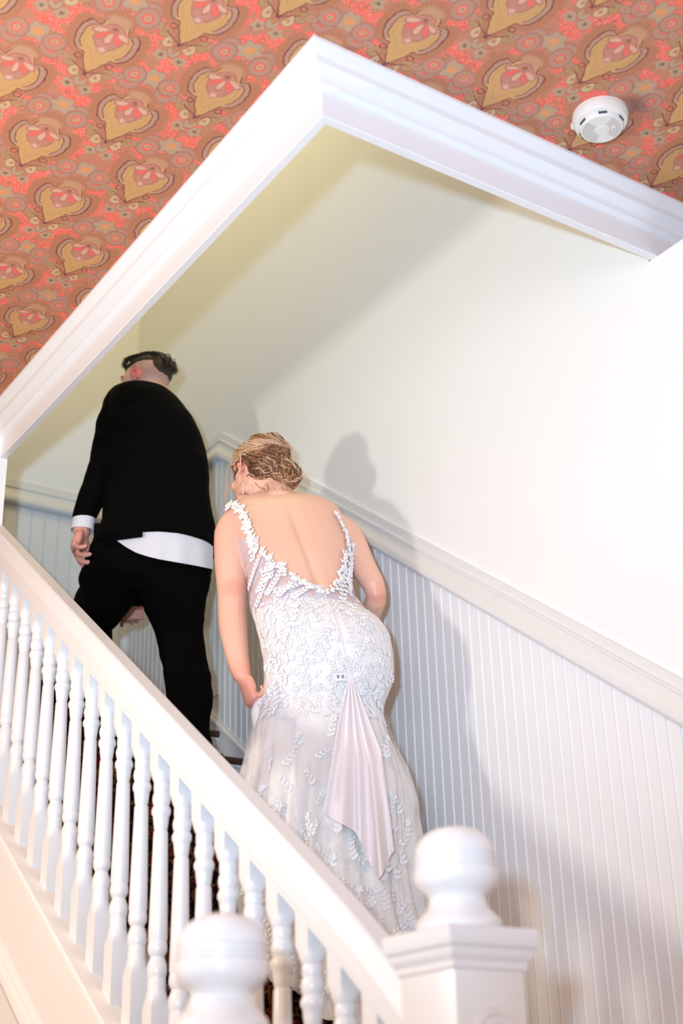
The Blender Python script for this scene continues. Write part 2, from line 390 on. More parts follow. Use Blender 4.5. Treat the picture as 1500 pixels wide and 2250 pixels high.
# wall under the string
ws=mesh('wall_under_stairs',[],[])
xx0,xx1=-5.55,XN
v=[(XP-.02,YB-.028,ZF),(xx1,YB-.028,ZF),(xx1,YB-.028,max(ZF+.01,zst(xx1)-.38)),(XP-.02,YB-.028,zst(XP)-.38)]
v2=[(a,b+.03,c) for a,b,c in v]
struct('wall_under_stairs',fixn(mesh('w',v+v2,[(0,1,2,3),(4,7,6,5),(0,4,5,1),(1,5,6,2),(2,6,7,3),(3,7,4,0)])),M_under)
slope_part('string_panel_bead',[(.026,-.60),(.036,-.602),(.040,-.612),(.036,-.624),(.026,-.628)],YB,XP-.02,-2.6,M_under,st)

# ================================================================== balustrade
ba=empty('stair_balustrade',(-3,YB,zst(-3)),'white balustrade of turned balusters under a broad white sloping handrail','balustrade')
RH0=.715     # underside of rail above string cap
def zru(x): return 1.655-SL*(x+4.0)+.012
hp=[(.028,0),(.031,.003),(.031,.016),(.034,.020),(.040,.022),(.043,.026),(.043,.066),(.041,.071),(.026,.108),(.020,.112)]; rp=hp+[(-a,b) for a,b in hp[::-1]]
fr=[]
for i in range(3):
    x=XP-.02+(-2.22-XP+.02)*i/2; fr.append(((x,YB,zru(x)),(0,-1,0),(0,0,1)))
for x,dz in ((-2.14,-.002),(-2.08,-.006),(-2.02,-.013),(-1.96,-.022),(-1.90,-.034)): fr.append(((x,YB,zru(x)+dz),(0,-1,0),(0,0,1)))
link('handrail',sweep(rp,fr),M_paint,ba,22)
# baluster: square top block cut to the slope, turned shaft, square bottom block with lamb's-tongue shoulders
def baluster():
    s=.0225; T=[]
    ztop=RH0+.03; z1=RH0-.088; Lt=.469
    prof=[(0,.0175),(.004,.0195),(.020,.0195),(.024,.0178),(.030,.0205),(.040,.0222),(.050,.0205),(.056,.0180),(.060,.0205),(.067,.0232),(.075,.0228),(.080,.0195),(.095,.0180),(.110,.0160),(.113,.0145),(.118,.0172),(.20,.0190),(.30,.0212),(.358,.0224),(.362,.0205),(.366,.0213),(.374,.0225),(.384,.0225),(.392,.0190),(.397,.0160),(.404,.0185),(.414,.0222),(.424,.0232),(.436,.0225),(.441,.0200),(.445,.0208),(.469,.0212)]
    tb=lathe([(r,z1-d) for d,r in prof][::-1],14)
    # blocks
    def block(za,zb,up):
        vs=[];
        lev=[]
        if up: # shoulders at the lower end
            lev=[(za-.002,.0185),(za+.006,.0205),(za+.014,.0222),(za+.022,s)]
        vs=[];fs=[]
        rings=[]
        return None
    # square block whose corners are rounded off where it meets the turning: intersect of square with a cone-ish radius
    def sqring(z,r,slx=0):
        out_=[]
        for k in range(16):
            t=2*PI*k/16+PI/16*0
            c_,s_=math.cos(t),math.sin(t); q=s/max(abs(c_),abs(s_)); rr=min(q,r); out_.append((rr*c_,rr*s_,z-SL*rr*c_*slx))
        return out_
    def loftr(rs):
        vs=[p for r in rs for p in r]; fs=[]
        for i in range(len(rs)-1):
            for k in range(16):
                q=(k+1)%16; fs.append((i*16+k,i*16+q,(i+1)*16+q,(i+1)*16+k))
        fs.append(tuple(range(16))[::-1]); fs.append(tuple((len(rs)-1)*16+k for k in range(16)))
        return mesh('b',vs,fs)
    top=loftr([sqring(z1-.002,.0185),sqring(z1+.004,.0215),sqring(z1+.012,.0250),sqring(z1+.024,.0285),sqring(z1+.034,.040),sqring(RH0+.022,.04,1)])
    z2=z1-Lt
    bot=loftr([sqring(-.012,.04,1),sqring(z2-.036,.04),sqring(z2-.026,.0285),sqring(z2-.014,.0250),sqring(z2-.006,.0225),sqring(z2+.002,.0205)])
    j=joinm([tb,top,bot],'baluster'); return fixn(j)
bme=baluster(); bme.materials.append(M_paint); smooth(bme,38)
x=-2.154+.005; 
n=0
while x>XP+.02:
    o=bpy.data.objects.new('baluster',bme); C.objects.link(o); o.parent=ba; o.location=Vector((x-.035,YB,zst(x-.035)))-ba.location
    x-=.1078; n+=1
o=bpy.data.objects.new('baluster',bme); C.objects.link(o); o.parent=ba; o.location=Vector((-2.154-.03+.1078,YB,zst(-2.154-.03+.1078)))-ba.location

# ================================================================== newel posts
def newel(x,y,zc,label,zbot):
    t=empty('newel_post',(x,y,zbot),label,'newel post','turned newel posts at the stair foot')
    b=.0715
    link('shaft',box((x-b,y-b,zbot),(x+b,y+b,zc-.06),.004),M_paint,t,30)
    pr=[(.0715,-.066),(.075,-.062),(.075,-.052),(.080,-.046),(.083,-.038),(.083,-.034),(.088,-.028),(.0905,-.018),(.0905,-.004),(.087,0)]
    vs=[];fs=[]
    for r,z in pr: vs+=[(x-r,y-r,zc+z),(x+r,y-r,zc+z),(x+r,y+r,zc+z),(x-r,y+r,zc+z)]
    for i in range(len(pr)-1):
        for k in range(4): q=(k+1)%4; fs.append((4*i+k,4*i+q,4*i+4+q,4*i+4+k))
    fs.append((3,2,1,0)); m_=4*(len(pr)-1); fs.append((m_,m_+1,m_+2,m_+3))
    link('cap',mesh('cap',vs,fs),M_paint,t,25)
    fp=[(.060,0),(.069,.004),(.071,.012),(.068,.020),(.060,.028),(.052,.036),(.048,.046),(.047,.054),(.050,.060),(.058,.066),(.066,.074),(.070,.084),(.0705,.094),(.0700,.1005),(.0665,.1025),(.0690,.1045),(.0695,.1095),(.0655,.1120),(.0683,.1145),(.0686,.1195),(.0645,.1220),(.0672,.1245),(.0665,.131),(.062,.145),(.052,.157),(.037,.166),(.018,.171),(.001,.172)]
    f=link('finial',shift(lathe(fp,40),(x,y,zc)),M_paint,t,28)
    for (ux,uy,ax) in ((1,0,'Y'),):
        rp_=[(.001,.012),(.007,.012),(.010,.007),(.014,.007),(.018,.011),(.023,.011),(.027,.005),(.031,.005),(.036,.010),(.041,.009),(.046,.0)]
        me=lathe(rp_[::-1],32); me.transform(Matrix.Rotation(PI/2,4,'Y')); shift(me,(x+b,y,zc-.165)); link('rosette',fixn(me),M_paint,t,30)
    return t
newel(-1.843,YB,.308,'large white box newel post with ball finial at the foot of the handrail',ZF)
newel(-1.895,1.048,.150,'nearer white newel post, only its ball finial in view before the balusters',ZF)

# ================================================================== smoke detector
sd=empty('smoke_detector',(-1.97,2.19,ZC),'round white smoke detector with slotted face on the patterned ceiling','smoke detector')
M_pl=mat('cream_plastic',(.70,.66,.60),.45,.5); M_slot=mat('dark_slot',(.05,.06,.08),.6,.3); M_pl2=mat('cream_plastic_grooves',(.36,.32,.27),.6,.3)
DXY=(onp(1320,272,2,ZC-.03)); 
dx,dy=DXY.x,DXY.y; sd.location=(dx,dy,ZC)
R0=.071
link('base',shift(lathe([(R0,0),(R0,-.008),(R0+.001,-.012),(R0,-.016)][::-1],40),(dx,dy,ZC)),M_pl,sd,30)
link('cover',shift(lathe([(R0-.001,-.014),(R0-.001,-.024),(.066,-.032),(.057,-.036),(.0555,-.044),(.053,-.048),(.052,-.0485)][::-1],40),(dx,dy,ZC)),M_pl,sd,30)
link('grille',shift(lathe([(.001,-.0502),(.014,-.0502),(.0145,-.0492),(.052,-.0490),(.0522,-.0478)],40),(dx,dy,ZC)),M_pl,sd,30)
for i,r in enumerate((.022,.027,.032,.037,.042,.047)):
    me=[]
    for a0,a1 in ((PI*.62,PI*1.28),(-PI*.30,PI*.30)):
        n_=14; vs=[];fs=[]
        for k in range(n_+1):
            a=a0+(a1-a0)*k/n_+.75
            vs+=[(dx+(r-.0008)*math.cos(a),dy+(r-.0008)*math.sin(a),ZC-.0495),(dx+(r+.0008)*math.cos(a),dy+(r+.0008)*math.sin(a),ZC-.0495)]
            if k: fs.append((2*k-2,2*k-1,2*k+1,2*k))
        me.append(mesh('g',vs,fs))
    link('groove',joinm(me),M_pl2,sd)
for k in range(6):
    a=k*PI/3+.35
    me=box((-.011,-.0012,-.003),(.011,.0012,.003)); me.transform(Matrix.Translation((dx+.0566*math.cos(a),dy+.0566*math.sin(a),ZC-.0402))@Matrix.Rotation(a+PI/2,4,'Z')); link('slot',me,M_slot,sd)
me=lathe([(.001,-.0512),(.006,-.0512),(.0068,-.0485)],16); shift(me,(dx+.030*math.cos(.75),dy+.030*math.sin(.75),ZC)); link('test_button',me,M_pl,sd,30)
me=lathe([(.0005,-.0525),(.0018,-.0523),(.0022,-.0505)],10); shift(me,(dx+.030*math.cos(.75),dy+.030*math.sin(.75),ZC)); link('indicator',me,mat('green_lens',(.12,.3,.22),.2,.5),sd,30)
me=box((-.006,-.006,-.016),(.006,.006,0),.001); q=onp(1240,285,2,ZC-.01); 
d_=Vector((q.x-dx,q.y-dy)).normalized(); shift(me,(dx+d_.x*R0,dy+d_.y*R0,ZC)); link('mounting_tab',me,M_pl,sd,30)
# ================================================================== people
def finish_blob(me,vox,sm=2,name='blob'):
    o=bpy.data.objects.new('tmp',me); C.objects.link(o)
    r=o.modifiers.new('r','REMESH'); r.mode='VOXEL'; r.voxel_size=vox; r.use_smooth_shade=True
    if sm:
        s=o.modifiers.new('s','SMOOTH'); s.factor=.5; s.iterations=sm
    dg=bpy.context.evaluated_depsgraph_get(); dg.update()
    m=bpy.data.meshes.new_from_object(o.evaluated_get(dg)); m.name=name
    bpy.data.objects.remove(o)
    for p in m.polygons: p.use_smooth=True
    return m
def ell3(c,ax,ay,az,seg=14,rings=9):
    """closed ellipsoid with half axes given as vectors"""
    c=Vector(c);ax=Vector(ax);ay=Vector(ay);az=Vector(az); vs=[c+az];fs=[]
    for i in range(1,rings):
        p=PI*i/rings
        for k in range(seg):
            t=2*PI*k/seg; vs.append(c+az*math.cos(p)+(ax*math.cos(t)+ay*math.sin(t))*math.sin(p))
    vs.append(c-az); n=len(vs)-1
    for k in range(seg): fs.append((0,1+k,1+(k+1)%seg)); fs.append((n,n-seg+(k+1)%seg,n-seg+k))
    for i in range(rings-2):
        for k in range(seg):
            a=1+i*seg+k;b=1+i*seg+(k+1)%seg; fs.append((a,a+seg,b+seg,b))
    return fixn(mesh('e',vs,fs))
def caps(pts,rad,n=5,seg=14):
    """tapered limb with rounded ends through joints"""
    pp=catmull(pts,n); m=len(pts); rr=[]
    for i in range(len(pp)):
        t=i/n; k=min(int(t),m-2); f=t-k; rr.append(rad[k]*(1-f)+rad[k+1]*f)
    a=pp[0]; d=(pp[1]-pp[0]).normalized(); b=pp[-1]; e=(pp[-1]-pp[-2]).normalized()
    P0=[a-d*rad[0]*.92,a-d*rad[0]*.7]; R0=[rad[0]*.35,rad[0]*.72]
    P1=[b+e*rad[-1]*.7,b+e*rad[-1]*.92]; R1=[rad[-1]*.72,rad[-1]*.35]
    return tubem(P0+pp+P1,R0+rr+R1,seg)
def loft(rings,seg=28,n=3,closed=True,cap=True,power=2.0):
    """rings: (centre, ax1, ax2) -> smooth closed body; interpolated catmull"""
    cs=catmull([r[0] for r in rings],n); a1=catmull([r[1] for r in rings],n); a2=catmull([r[2] for r in rings],n)
    vs=[];fs=[]
    for c,u,v in zip(cs,a1,a2):
        for k in range(seg):
            t=2*PI*k/seg; ct,s_=math.cos(t),math.sin(t)
            ct=math.copysign(abs(ct)**(2/power),ct); s_=math.copysign(abs(s_)**(2/power),s_)
            vs.append(c+u*ct+v*s_)
    m=len(cs)
    for i in range(m-1):
        for k in range(seg):
            q=(k+1)%seg; fs.append((i*seg+k,i*seg+q,(i+1)*seg+q,(i+1)*seg+k))
    if cap: fs.append(tuple(range(seg))[::-1]); fs.append(tuple((m-1)*seg+k for k in range(seg)))
    return fixn(mesh('lo',vs,fs))
def ring(xl,yl,xr,yr,h,t,hd=0):
    """ring whose silhouette sides lie at two pixels of the photograph's view; t = half thickness"""
    a=P(xl,yl,h-hd); b=P(xr,yr,h+hd); return ((a+b)/2,(b-a)/2,FH*t)
def hand(W,D,N,T,scale=1,curl=(.5,.6,.5),spread=.06,thumb=(.75,.65,.15),fr=.0082,perf=None,tc=.35,arm=None):
    """W wrist, D towards fingers, N palm normal, T thumb side. returns meshes and finger joints"""
    D=D.normalized(); N=(N-D*N.dot(D)).normalized(); T=(T-D*T.dot(D)-N*T.dot(N)).normalized(); s=scale
    ms=[]; J=[]
    # palm
    ms.append(loft([(W-D*.02*s,T*.024*s,N*.019*s),(W+D*.01*s,T*.027*s,N*.019*s),(W+D*.045*s,T*.038*s,N*.0175*s),(W+D*.085*s,T*.0405*s,N*.0145*s),(W+D*.098*s,T*.038*s,N*.010*s)],20,3))
    ms.append(ell3(W+D*.036*s+T*.022*s+N*.009*s,D*.032*s,T*.019*s,N*.017*s))
    ms.append(ell3(W+D*.045*s-T*.024*s+N*.008*s,D*.036*s,T*.014*s,N*.013*s))
    for i,(off,ln) in enumerate(((.030,.072),(.0105,.080),(-.0095,.075),(-.029,.060))):
        B=W+D*(.088-.004*abs(i-1)*(1.0 if i!=3 else 1.3))*s+T*off*s+N*.000*s
        c=curl if perf is None else perf[i]
        d=(D+T*(off/.03)*spread).normalized(); p=[B-d*.012*s,B]; q=B; dd=d; L=(.46,.30,.24)
        for k in range(3):
            R=Matrix.Rotation(c[k],3,T.cross(Vector((0,0,0))) if False else (dd.cross(N)).normalized() if dd.cross(N).length>1e-5 else T)
            # rotate dd toward N
            ax=D.cross(N).normalized(); dd=Matrix.Rotation(c[k],3,ax)@dd
            q=q+dd*ln*L[k]*s; p.append(q)
        r=fr*s*(1.0 if i<3 else .88)
        ms.append(caps(p,[r*1.08,r*1.1,r*1.02,r*.95,r*.82],4,12)); J.append(p)
    a,b,c_=thumb
    td=(D*a+T*b+N*c_).normalized(); B=W+D*.022*s+T*.026*s+N*.006*s
    q1=B+td*.040*s; td2=(td*(1-tc)+(D*.8+N*.6)*tc).normalized(); q2=q1+td2*.032*s; td3=(td2*(1-tc)+(D*.5+N*.8)*tc).normalized(); q3=q2+td3*.024*s
    ms.append(caps([B,q1,q2,q3],[.0150*s,.0112*s,.0098*s,.0082*s],5,12)); J.append([B,q1,q2,q3])
    return ms,J
def head(c,F,U,s=1,fem=False):
    """c = skull centre; F face direction, U up; s = scale (1 -> 0.235 m tall head)"""
    F=F.normalized(); U=(U-F*U.dot(F)).normalized(); S=F.cross(U).normalized() # S = the person's right
    def q(f,u,r): return c+(F*f+U*u+S*r)*s
    def e(f,u,r,af,au,ar,tilt=0):
        R=Matrix.Rotation(tilt,3,S); return ell3(q(f,u,r),R@F*af*s,S*ar*s,R@U*au*s,18,12)
    ms=[e(-.014,.028,0,.096,.088,.075),e(.030,.020,0,.062,.080,.066),e(.048,-.030,0,.046,.062,.052),
        e(.064,-.076,0,.026,.024,.030),e(.030,-.060,.034,.050,.022,.016,.5),e(.030,-.060,-.034,.050,.022,.016,.5),
        e(.086,.026,0,.012,.010,.046),                        # brow
        e(.080,-.018,.036,.018,.020,.018),e(.080,-.018,-.036,.018,.020,.018),   # cheeks
        e(.103,-.008,0,.011,.026,.0095,-.35),e(.110,-.026,0,.011,.009,.013),e(.101,-.030,.012,.008,.007,.007),e(.101,-.030,-.012,.008,.007,.007), # nose
        e(.093,-.052,0,.010,.0055,.022),e(.090,-.062,0,.011,.007,.019)]           # lips
    for sg in (1,-1):   # ears: rim, antihelix, lobe
        b=q(-.010,-.006,sg*.076); tilt=Matrix.Rotation(-.18,3,S); ef=tilt@F; eu=tilt@U
        rim=[(.014,-.004,.000),(.017,.012,.004),(.010,.026,.009),(-.004,.031,.013),(-.016,.026,.016),(-.021,.012,.018),(-.019,-.003,.016),(-.012,-.016,.012),(-.004,-.026,.007),(.005,-.030,.003),(.011,-.022,.000)]
        ms.append(caps([b+(ef*x_+eu*y_+S*sg*z_)*s for x_,y_,z_ in rim],[.0042*s]*len(rim),2,8))
        ms.append(caps([b+(ef*x_+eu*y_+S*sg*z_)*s for x_,y_,z_ in ((.002,.018,.006),(-.009,.012,.009),(-.011,0,.009),(-.006,-.013,.007),(.002,-.020,.004))],[.0040*s]*5,2,8))
        ms.append(ell3(b+(ef*.010+eu*-.006+S*sg*.002)*s,ef*.006*s,S*.005*s,eu*.009*s))
        ms.append(ell3(b-S*sg*.004*s,ef*.016*s,S*.006*s,eu*.026*s)); ms.append(ell3(b+(-eu*.028+ef*.004+S*sg*.004)*s,ef*.008*s,S*.0045*s,eu*.009*s))
    return ms,q,(F,U,S)
M_skin=mat('fair_skin',(.80,.44,.34),.48,.4,.06,90,.06,14,sss=.12)
M_skinb=mat('warm_fair_skin',(.86,.50,.37),.42,.45,.05,80,.05,10,sss=.12)
M_suit=mat('black_suit_wool',(.0022,.0018,.0016),.9,.06,.25,220,.2,30)
M_shirt=mat('white_shirt_cotton',(.80,.78,.82),.7,.3,.15,60,.02,10)
M_hairm=mat('dark_brown_hair',(.030,.017,.009),.5,.4,.3,200,.4,60)
M_shoe=mat('black_leather',(.008,.008,.008),.25,.6)
M_eye=mat('eye_white',(.75,.72,.70),.15,.6); M_iris=mat('dark_iris',(.03,.02,.015),.1,.6)
M_lips=mat('lips',(.55,.20,.17),.4,.4)

# ---------------------------------------------------------------- the man
mh=4.75
man=empty('person',P(400,1660,mh),'man in black suit with untucked white shirt tail climbing ahead, face turned left','person')
Z=Vector((0,0,1))
hc=P(316,845,mh+.02)
hF=(-RH*.90+FH*.42+Z*.02)
hms,hq,(HF,HU,HS)=head(hc,hF,Z*1+FH*.16+RH*.12,.99)
bd=list(hms)
neck=[hc+Vector(hF).normalized()*-.02-HU*.04, P(345,880,mh+.0), P(345,925,mh-.01)]
bd.append(caps(neck,[.062,.068,.078],4,18))
T=[ring(300,868,385,880,mh,.07),ring(262,895,395,905,mh,.10),ring(256,935,418,940,mh,.12),ring(256,990,432,990,mh-.01,.125),ring(258,1060,436,1060,mh-.01,.12),ring(252,1130,440,1130,mh,.12),ring(232,1200,448,1200,mh,.13),ring(222,1260,450,1255,mh,.125)]
bd.append(loft(T,26,3))
# right leg (trailing) and left leg (stepping up)
rl=[P(392,1262,mh-.01),P(400,1400,mh-.03),P(420,1500,mh-.04),P(424,1620,mh-.02),P(426,1700,mh-.02)]
ll=[P(258,1262,mh+.02),P(200,1364,mh+.26),P(204,1420,mh+.30),P(224,1500,mh+.27),P(236,1556,mh+.26)]
bd.append(caps(rl,[.085,.065,.058,.042,.036],5,16)); bd.append(caps(ll,[.085,.058,.052,.042,.036],5,16))
# arms
la=[P(262,890,mh+.02),P(226,1015,mh-.02),P(184,1140,mh-.03),P(180,1172,mh-.03)]
bd.append(caps(la,[.054,.044,.034,.031],5,14))
ra=[P(365,935,mh+.06),P(420,1080,mh+.20),P(345,1230,mh+.36),P(293,1312,mh+.42)]
bd.append(caps(ra,[.050,.042,.034,.030],5,14))
LD=(P(176,1225,mh-.03)-P(181,1172,mh-.03)).normalized()
fc=(.62,.62,.40)
hm,LJ=hand(P(180,1170,mh-.03),-Z*.90-FH*.32-RH*.12,RH*.95-FH*.12,FH*.88-Z*.42,1.08,curl=fc,spread=.14,thumb=(.75,.35,.6),fr=.0094,perf=[(.50,.62,.4),(.56,.66,.4),(.62,.70,.40),(.66,.72,.4)],tc=.2)
bd+=hm
hm,RJ=hand(P(293,1312,mh+.42),-Z+RH*.03,FH*.9,-RH,1.0,curl=(1.35,1.5,1.0),spread=.03,thumb=(.8,.4,.5),fr=.0088)
bd+=hm
mb=finish_blob(joinm(bd),.0034,3,'body')
body=link('body',mb,M_skin,man)
# ear redness and shaved sides are part of the skin colour: painted per vertex
def paint(me,fn,base):
    ca=me.color_attributes.new('tone','FLOAT_COLOR','POINT')
    for i,v in enumerate(me.vertices): ca.data[i].color=(*fn(v.co,base),1)
def attrmat(m):
    nt=m.node_tree; b=nt.nodes['Principled BSDF']; a=nt.nodes.new('ShaderNodeAttribute'); a.attribute_name='tone'
    lk=[l for l in nt.links if l.to_socket==b.inputs['Base Color']]
    mx=nt.nodes.new('ShaderNodeMix'); mx.data_type='RGBA'; mx.blend_type='MULTIPLY'; mx.inputs[0].default_value=1
    nt.links.new(lk[0].from_socket,mx.inputs[6]); nt.links.new(a.outputs['Color'],mx.inputs[7]); nt.links.new(mx.outputs[2],b.inputs['Base Color'])
def sst(a,b,x): 
    t=max(0,min(1,(x-a)/(b-a))); return t*t*(3-2*t)
earL=hq(-.010,-.006,-.084)
HNDS=(P(176,1215,mh-.03),P(293,1340,mh+.42))
def mtone(p,base):
    d=p-hc; f,u,r=d.dot(HF),d.dot(HU),d.dot(HS)
    c=[1,1,1]
    if d.length<.16:
        # stubble on the shaved sides and back of the skull
        k=sst(-.055,.012,u)*(1-sst(.012,.032,f-.25*max(0,u)))*1.0
        jitter=random.random()
        s_=k*(.42+.30*jitter); tgt=(.30,.32,.40); c=[a*(1-s_)+t_*s_ for a,t_ in zip(c,tgt)]
        # trimmed beard on the jaw
        k=sst(.012,.035,f)*(1-sst(-.030,-.010,u))*.45; c=[a*(1-k)+t_*k for a,t_ in zip(c,(.50,.34,.30))]
        e=(p-earL).length; k=(1-sst(.022,.040,e))*.9; c=[a*(1-k)+t_*k for a,t_ in zip(c,(1.08,.50,.46))]
    for w_ in HNDS:
        k=(1-sst(.07,.12,(p-w_).length))*.5; c=[a*(1-k)+t_*k for a,t_ in zip(c,(1.05,.62,.58))]
    return c
paint(mb,mtone,None); attrmat(M_skin)
# eyes, brows
for sg in (1,-1):
    e=link('eye',ell3(hq(.074,.004,sg*.031),HF*.011,HS*.012,HU*.011),M_eye,man)
    link('iris',ell3(hq(.0825,.004,sg*.031),HF*.004,HS*.006,HU*.006),M_iris,e)
    link('eyebrow',caps([hq(.094,.026,sg*.012),hq(.092,.031,sg*.030),hq(.078,.027,sg*.048)],[.0035,.0045,.003],4,8),M_hairm,man)
# hair: thick on top, swept back to a small tuft
hb=[ell3(hq(-.012,.078,0),HF*.098,HS*.068,HU*.048,20,12),ell3(hq(.050,.080,0),HF*.045,HS*.052,HU*.026,16,10),ell3(hq(-.075,.050,0),HF*.040,HS*.058,HU*.062,16,10),ell3(hq(-.100,.060,0),HF*.026,HS*.034,HU*.040,14,9)]
hbm=finish_blob(joinm(hb),.004,3,'hair')
hair=link('hair',hbm,M_hairm,man)
rnd=random.Random(3); st_=[]
for i in range(520):
    r=rnd.uniform(-.062,.062); f0=rnd.uniform(-.06,.088); 
    topu=.078+.050*math.sqrt(max(.02,1-(r/.075)**2-((f0+.01)/.125)**2))
    pts_=[hq(f0,topu-.006,r)]
    L=rnd.uniform(.035,.070)
    for k in range(1,5):
        f=f0-L*k/4; uu=.078+.048*math.sqrt(max(.0,1-(r/.078)**2-((min(0,f)+.01)/.118)**2))
        if f<-.10: uu=min(uu,.078-(-.10-f)*1.0)
        pts_.append(hq(f,max(uu,-.02+.07)+.004*rnd.random(),r*(1+.03*k)+rnd.uniform(-.002,.002)))
    st_.append(tubem(pts_,[.0011,.0015,.0014,.0011,.0004],4,False))
for i in range(130):    # tuft
    r=rnd.uniform(-.045,.035); a=hq(-.095,.085+rnd.uniform(-.02,.015),r)
    b=a-HF*rnd.uniform(.018,.034)-HU*rnd.uniform(.0,.02); c_=b-HF*rnd.uniform(-.006,.008)-HU*rnd.uniform(.015,.032)
    st_.append(tubem(catmull([a,b,c_],3),[.0016,.0018,.0018,.0016,.0014,.001,.0005],4,False))
for i in range(60):
    r=rnd.uniform(-.045,.05); a=hq(.075,.094,r); b=a+HF*rnd.uniform(.010,.022)+HU*rnd.uniform(-.006,.004); c_=b+HF*.002-HU*rnd.uniform(.003,.010)
    st_.append(tubem([a,b,c_],[.0015,.0014,.0005],4,False))
o=link('hair_strands',joinm(st_),M_hairm,hair); o['kind']='stuff'
# jacket
JT=[ring(294,856,374,868,mh,.085),ring(258,860,392,884,mh,.115),ring(242,882,410,903,mh,.148),ring(238,925,432,935,mh,.165),ring(238,975,450,985,mh-.01,.168),ring(238,1030,459,1035,mh-.01,.165),ring(236,1080,460,1080,mh,.158),ring(230,1120,465,1125,mh,.160),ring(222,1155,472,1160,mh,.170),ring(210,1185,476,1190,mh,.180),ring(203,1210,477,1211,mh,.185)]
jk=[loft(JT,36,4,power=2.25)]
jk.append(caps([P(284,878,mh+.01),P(266,893,mh+.0),P(238,985,mh-.02),P(222,1035,mh-.02),P(196,1105,mh-.03),P(183,1140,mh-.03)],[.070,.078,.062,.056,.048,.046],5,18))
jk.append(caps([P(368,930,mh+.06),P(400,1080,mh+.20),P(345,1230,mh+.36),P(296,1296,mh+.41)],[.062,.058,.050,.045],5,16))
jk.append(caps([P(296,872,mh-.045),P(330,874,mh-.085),P(364,880,mh-.055)],[.022,.026,.022],5,12))   # collar
jk.append(caps([P(252,886,mh),P(285,876,mh-.02),P(330,880,mh-.02)],[.036,.040,.042],5,14))
jm=finish_blob(joinm(jk),.0055,4,'jacket')
# drapery wrinkles
def wrinkle(me,amp,fn):
    n=len(me.vertices); co=np.empty(n*3,'f'); no=np.empty(n*3,'f')
    me.vertices.foreach_get('co',co); me.vertices.foreach_get('normal',no); co=co.reshape(-1,3); no=no.reshape(-1,3)
    d=np.array([fn(Vector(c)) for c in co],'f')[:,None]
    me.vertices.foreach_set('co',(co+no*amp*d).ravel()); me.update()
from mathutils import noise as NZ
wrinkle(jm,.006,lambda p: NZ.noise(Vector((p.x*5,p.y*5,p.z*11)))+.5*NZ.noise(Vector((p.x*16,p.y*14,p.z*22))))
jo=link('jacket',jm,M_suit,man)
# the back vent: flap edge standing over the shirt tail
va=P(312,1100,mh-.158); 
link('jacket_vent',sweep([(0,0),(.004,0),(.004,.004),(0,.004)],[(P(311,1120,mh-.164),RH,-FH),(P(311,1180,mh-.172),RH,-FH)]),M_suit,jo)
# jacket skirt left of the vent hangs lower
def sheet(grid,thick=.002):
    n=len(grid);m=len(grid[0]); vs=[p for r in grid for p in r]; fs=[(i*m+j,i*m+j+1,(i+1)*m+j+1,(i+1)*m+j) for i in range(n-1) for j in range(m-1)]
    me=mesh('sh',vs,fs); bm=bmesh.new(); bm.from_mesh(me); bmesh.ops.recalc_face_normals(bm,faces=bm.faces); bmesh.ops.solidify(bm,geom=bm.faces[:],thickness=thick); bm.to_mesh(me); bm.free(); return me
def arcpt(x,y,extra=0,xl=205,xr=470,R=.188):
    """point on the back of the hips at the pixel"""
    cx=(xl+xr)/2; w_=(xr-xl)/2; q=max(-1,min(1,(x-cx)/w_)); return P(x,y,mh-R*math.sqrt(max(0,1-q*q))**1.0-extra)
g=[]
for i in range(13):
    x=207+(312-207)*i/12; yb=1214-(1214-1187)*min(1,(x-207)/52) - max(0,(x-259))*7/53
    g.append([arcpt(x,yb+ (1150-yb)*(1-j/5),.004) for j in range(6)])
link('jacket_tail',sheet(g,.003),M_suit,jo,60)
# shirt tail: white, out below the jacket, lower on the right
def hemy(x):
    pts_=[(255,1187),(280,1204),(300,1215),(325,1223),(350,1229),(390,1236),(430,1243),(468,1251)]
    for (a,b),(c_,d) in zip(pts_,pts_[1:]):
        if x<=c_: return b+(d-b)*(x-a)/(c_-a)
    return 1251
g=[]
for i in range(30):
    x=255+(467-255)*i/29; yb=hemy(x)
    y0_=1150+max(0,x-440)*1.3
    g.append([arcpt(x,y0_+(yb-y0_)*j/8,-.006-.004*math.sin(i*.9)*(j/8)+.012*(1-j/8)*-1,xr=472) for j in range(9)])
link('shirt_tail',sheet(g,.0015),M_shirt,man,60)
# trousers
TR=[ring(206,1180,467,1180,mh,.140),ring(196,1215,467,1220,mh,.145),ring(180,1250,464,1262,mh,.14),ring(172,1285,456,1295,mh+.01,.125),ring(200,1312,440,1318,mh+.02,.09)]
tr_=[loft(TR,30,3)]
def leg(L): return loft([ring(*a) for a in L],22,3)
tr_.append(leg([(300,1240,464,1260,mh-.02,.105),(303,1300,457,1300,mh-.02,.100),(321,1350,449,1350,mh-.03,.092),(341,1400,446,1400,mh-.04,.085),(353,1450,455,1450,mh-.04,.082),(362,1500,468,1500,mh-.04,.080),(365,1550,466,1550,mh-.03,.076),(368,1600,462,1600,mh-.02,.072),(372,1650,470,1650,mh-.02,.075),(376,1690,476,1690,mh-.02,.078)]))
tr_.append(caps([P(258,1262,mh+.0),P(232,1310,mh+.08),P(200,1362,mh+.26),P(204,1420,mh+.30),P(222,1490,mh+.27),P(234,1545,mh+.26)],[.112,.104,.088,.076,.074,.072],6,20))
tm_=finish_blob(joinm(tr_),.0055,5,'trousers')
wrinkle(tm_,.006,lambda p: NZ.noise(Vector((p.x*6,p.y*6,p.z*14)))+.6*NZ.noise(Vector((p.x*14,p.y*14,p.z*30))))
link('trousers',tm_,M_suit,man)
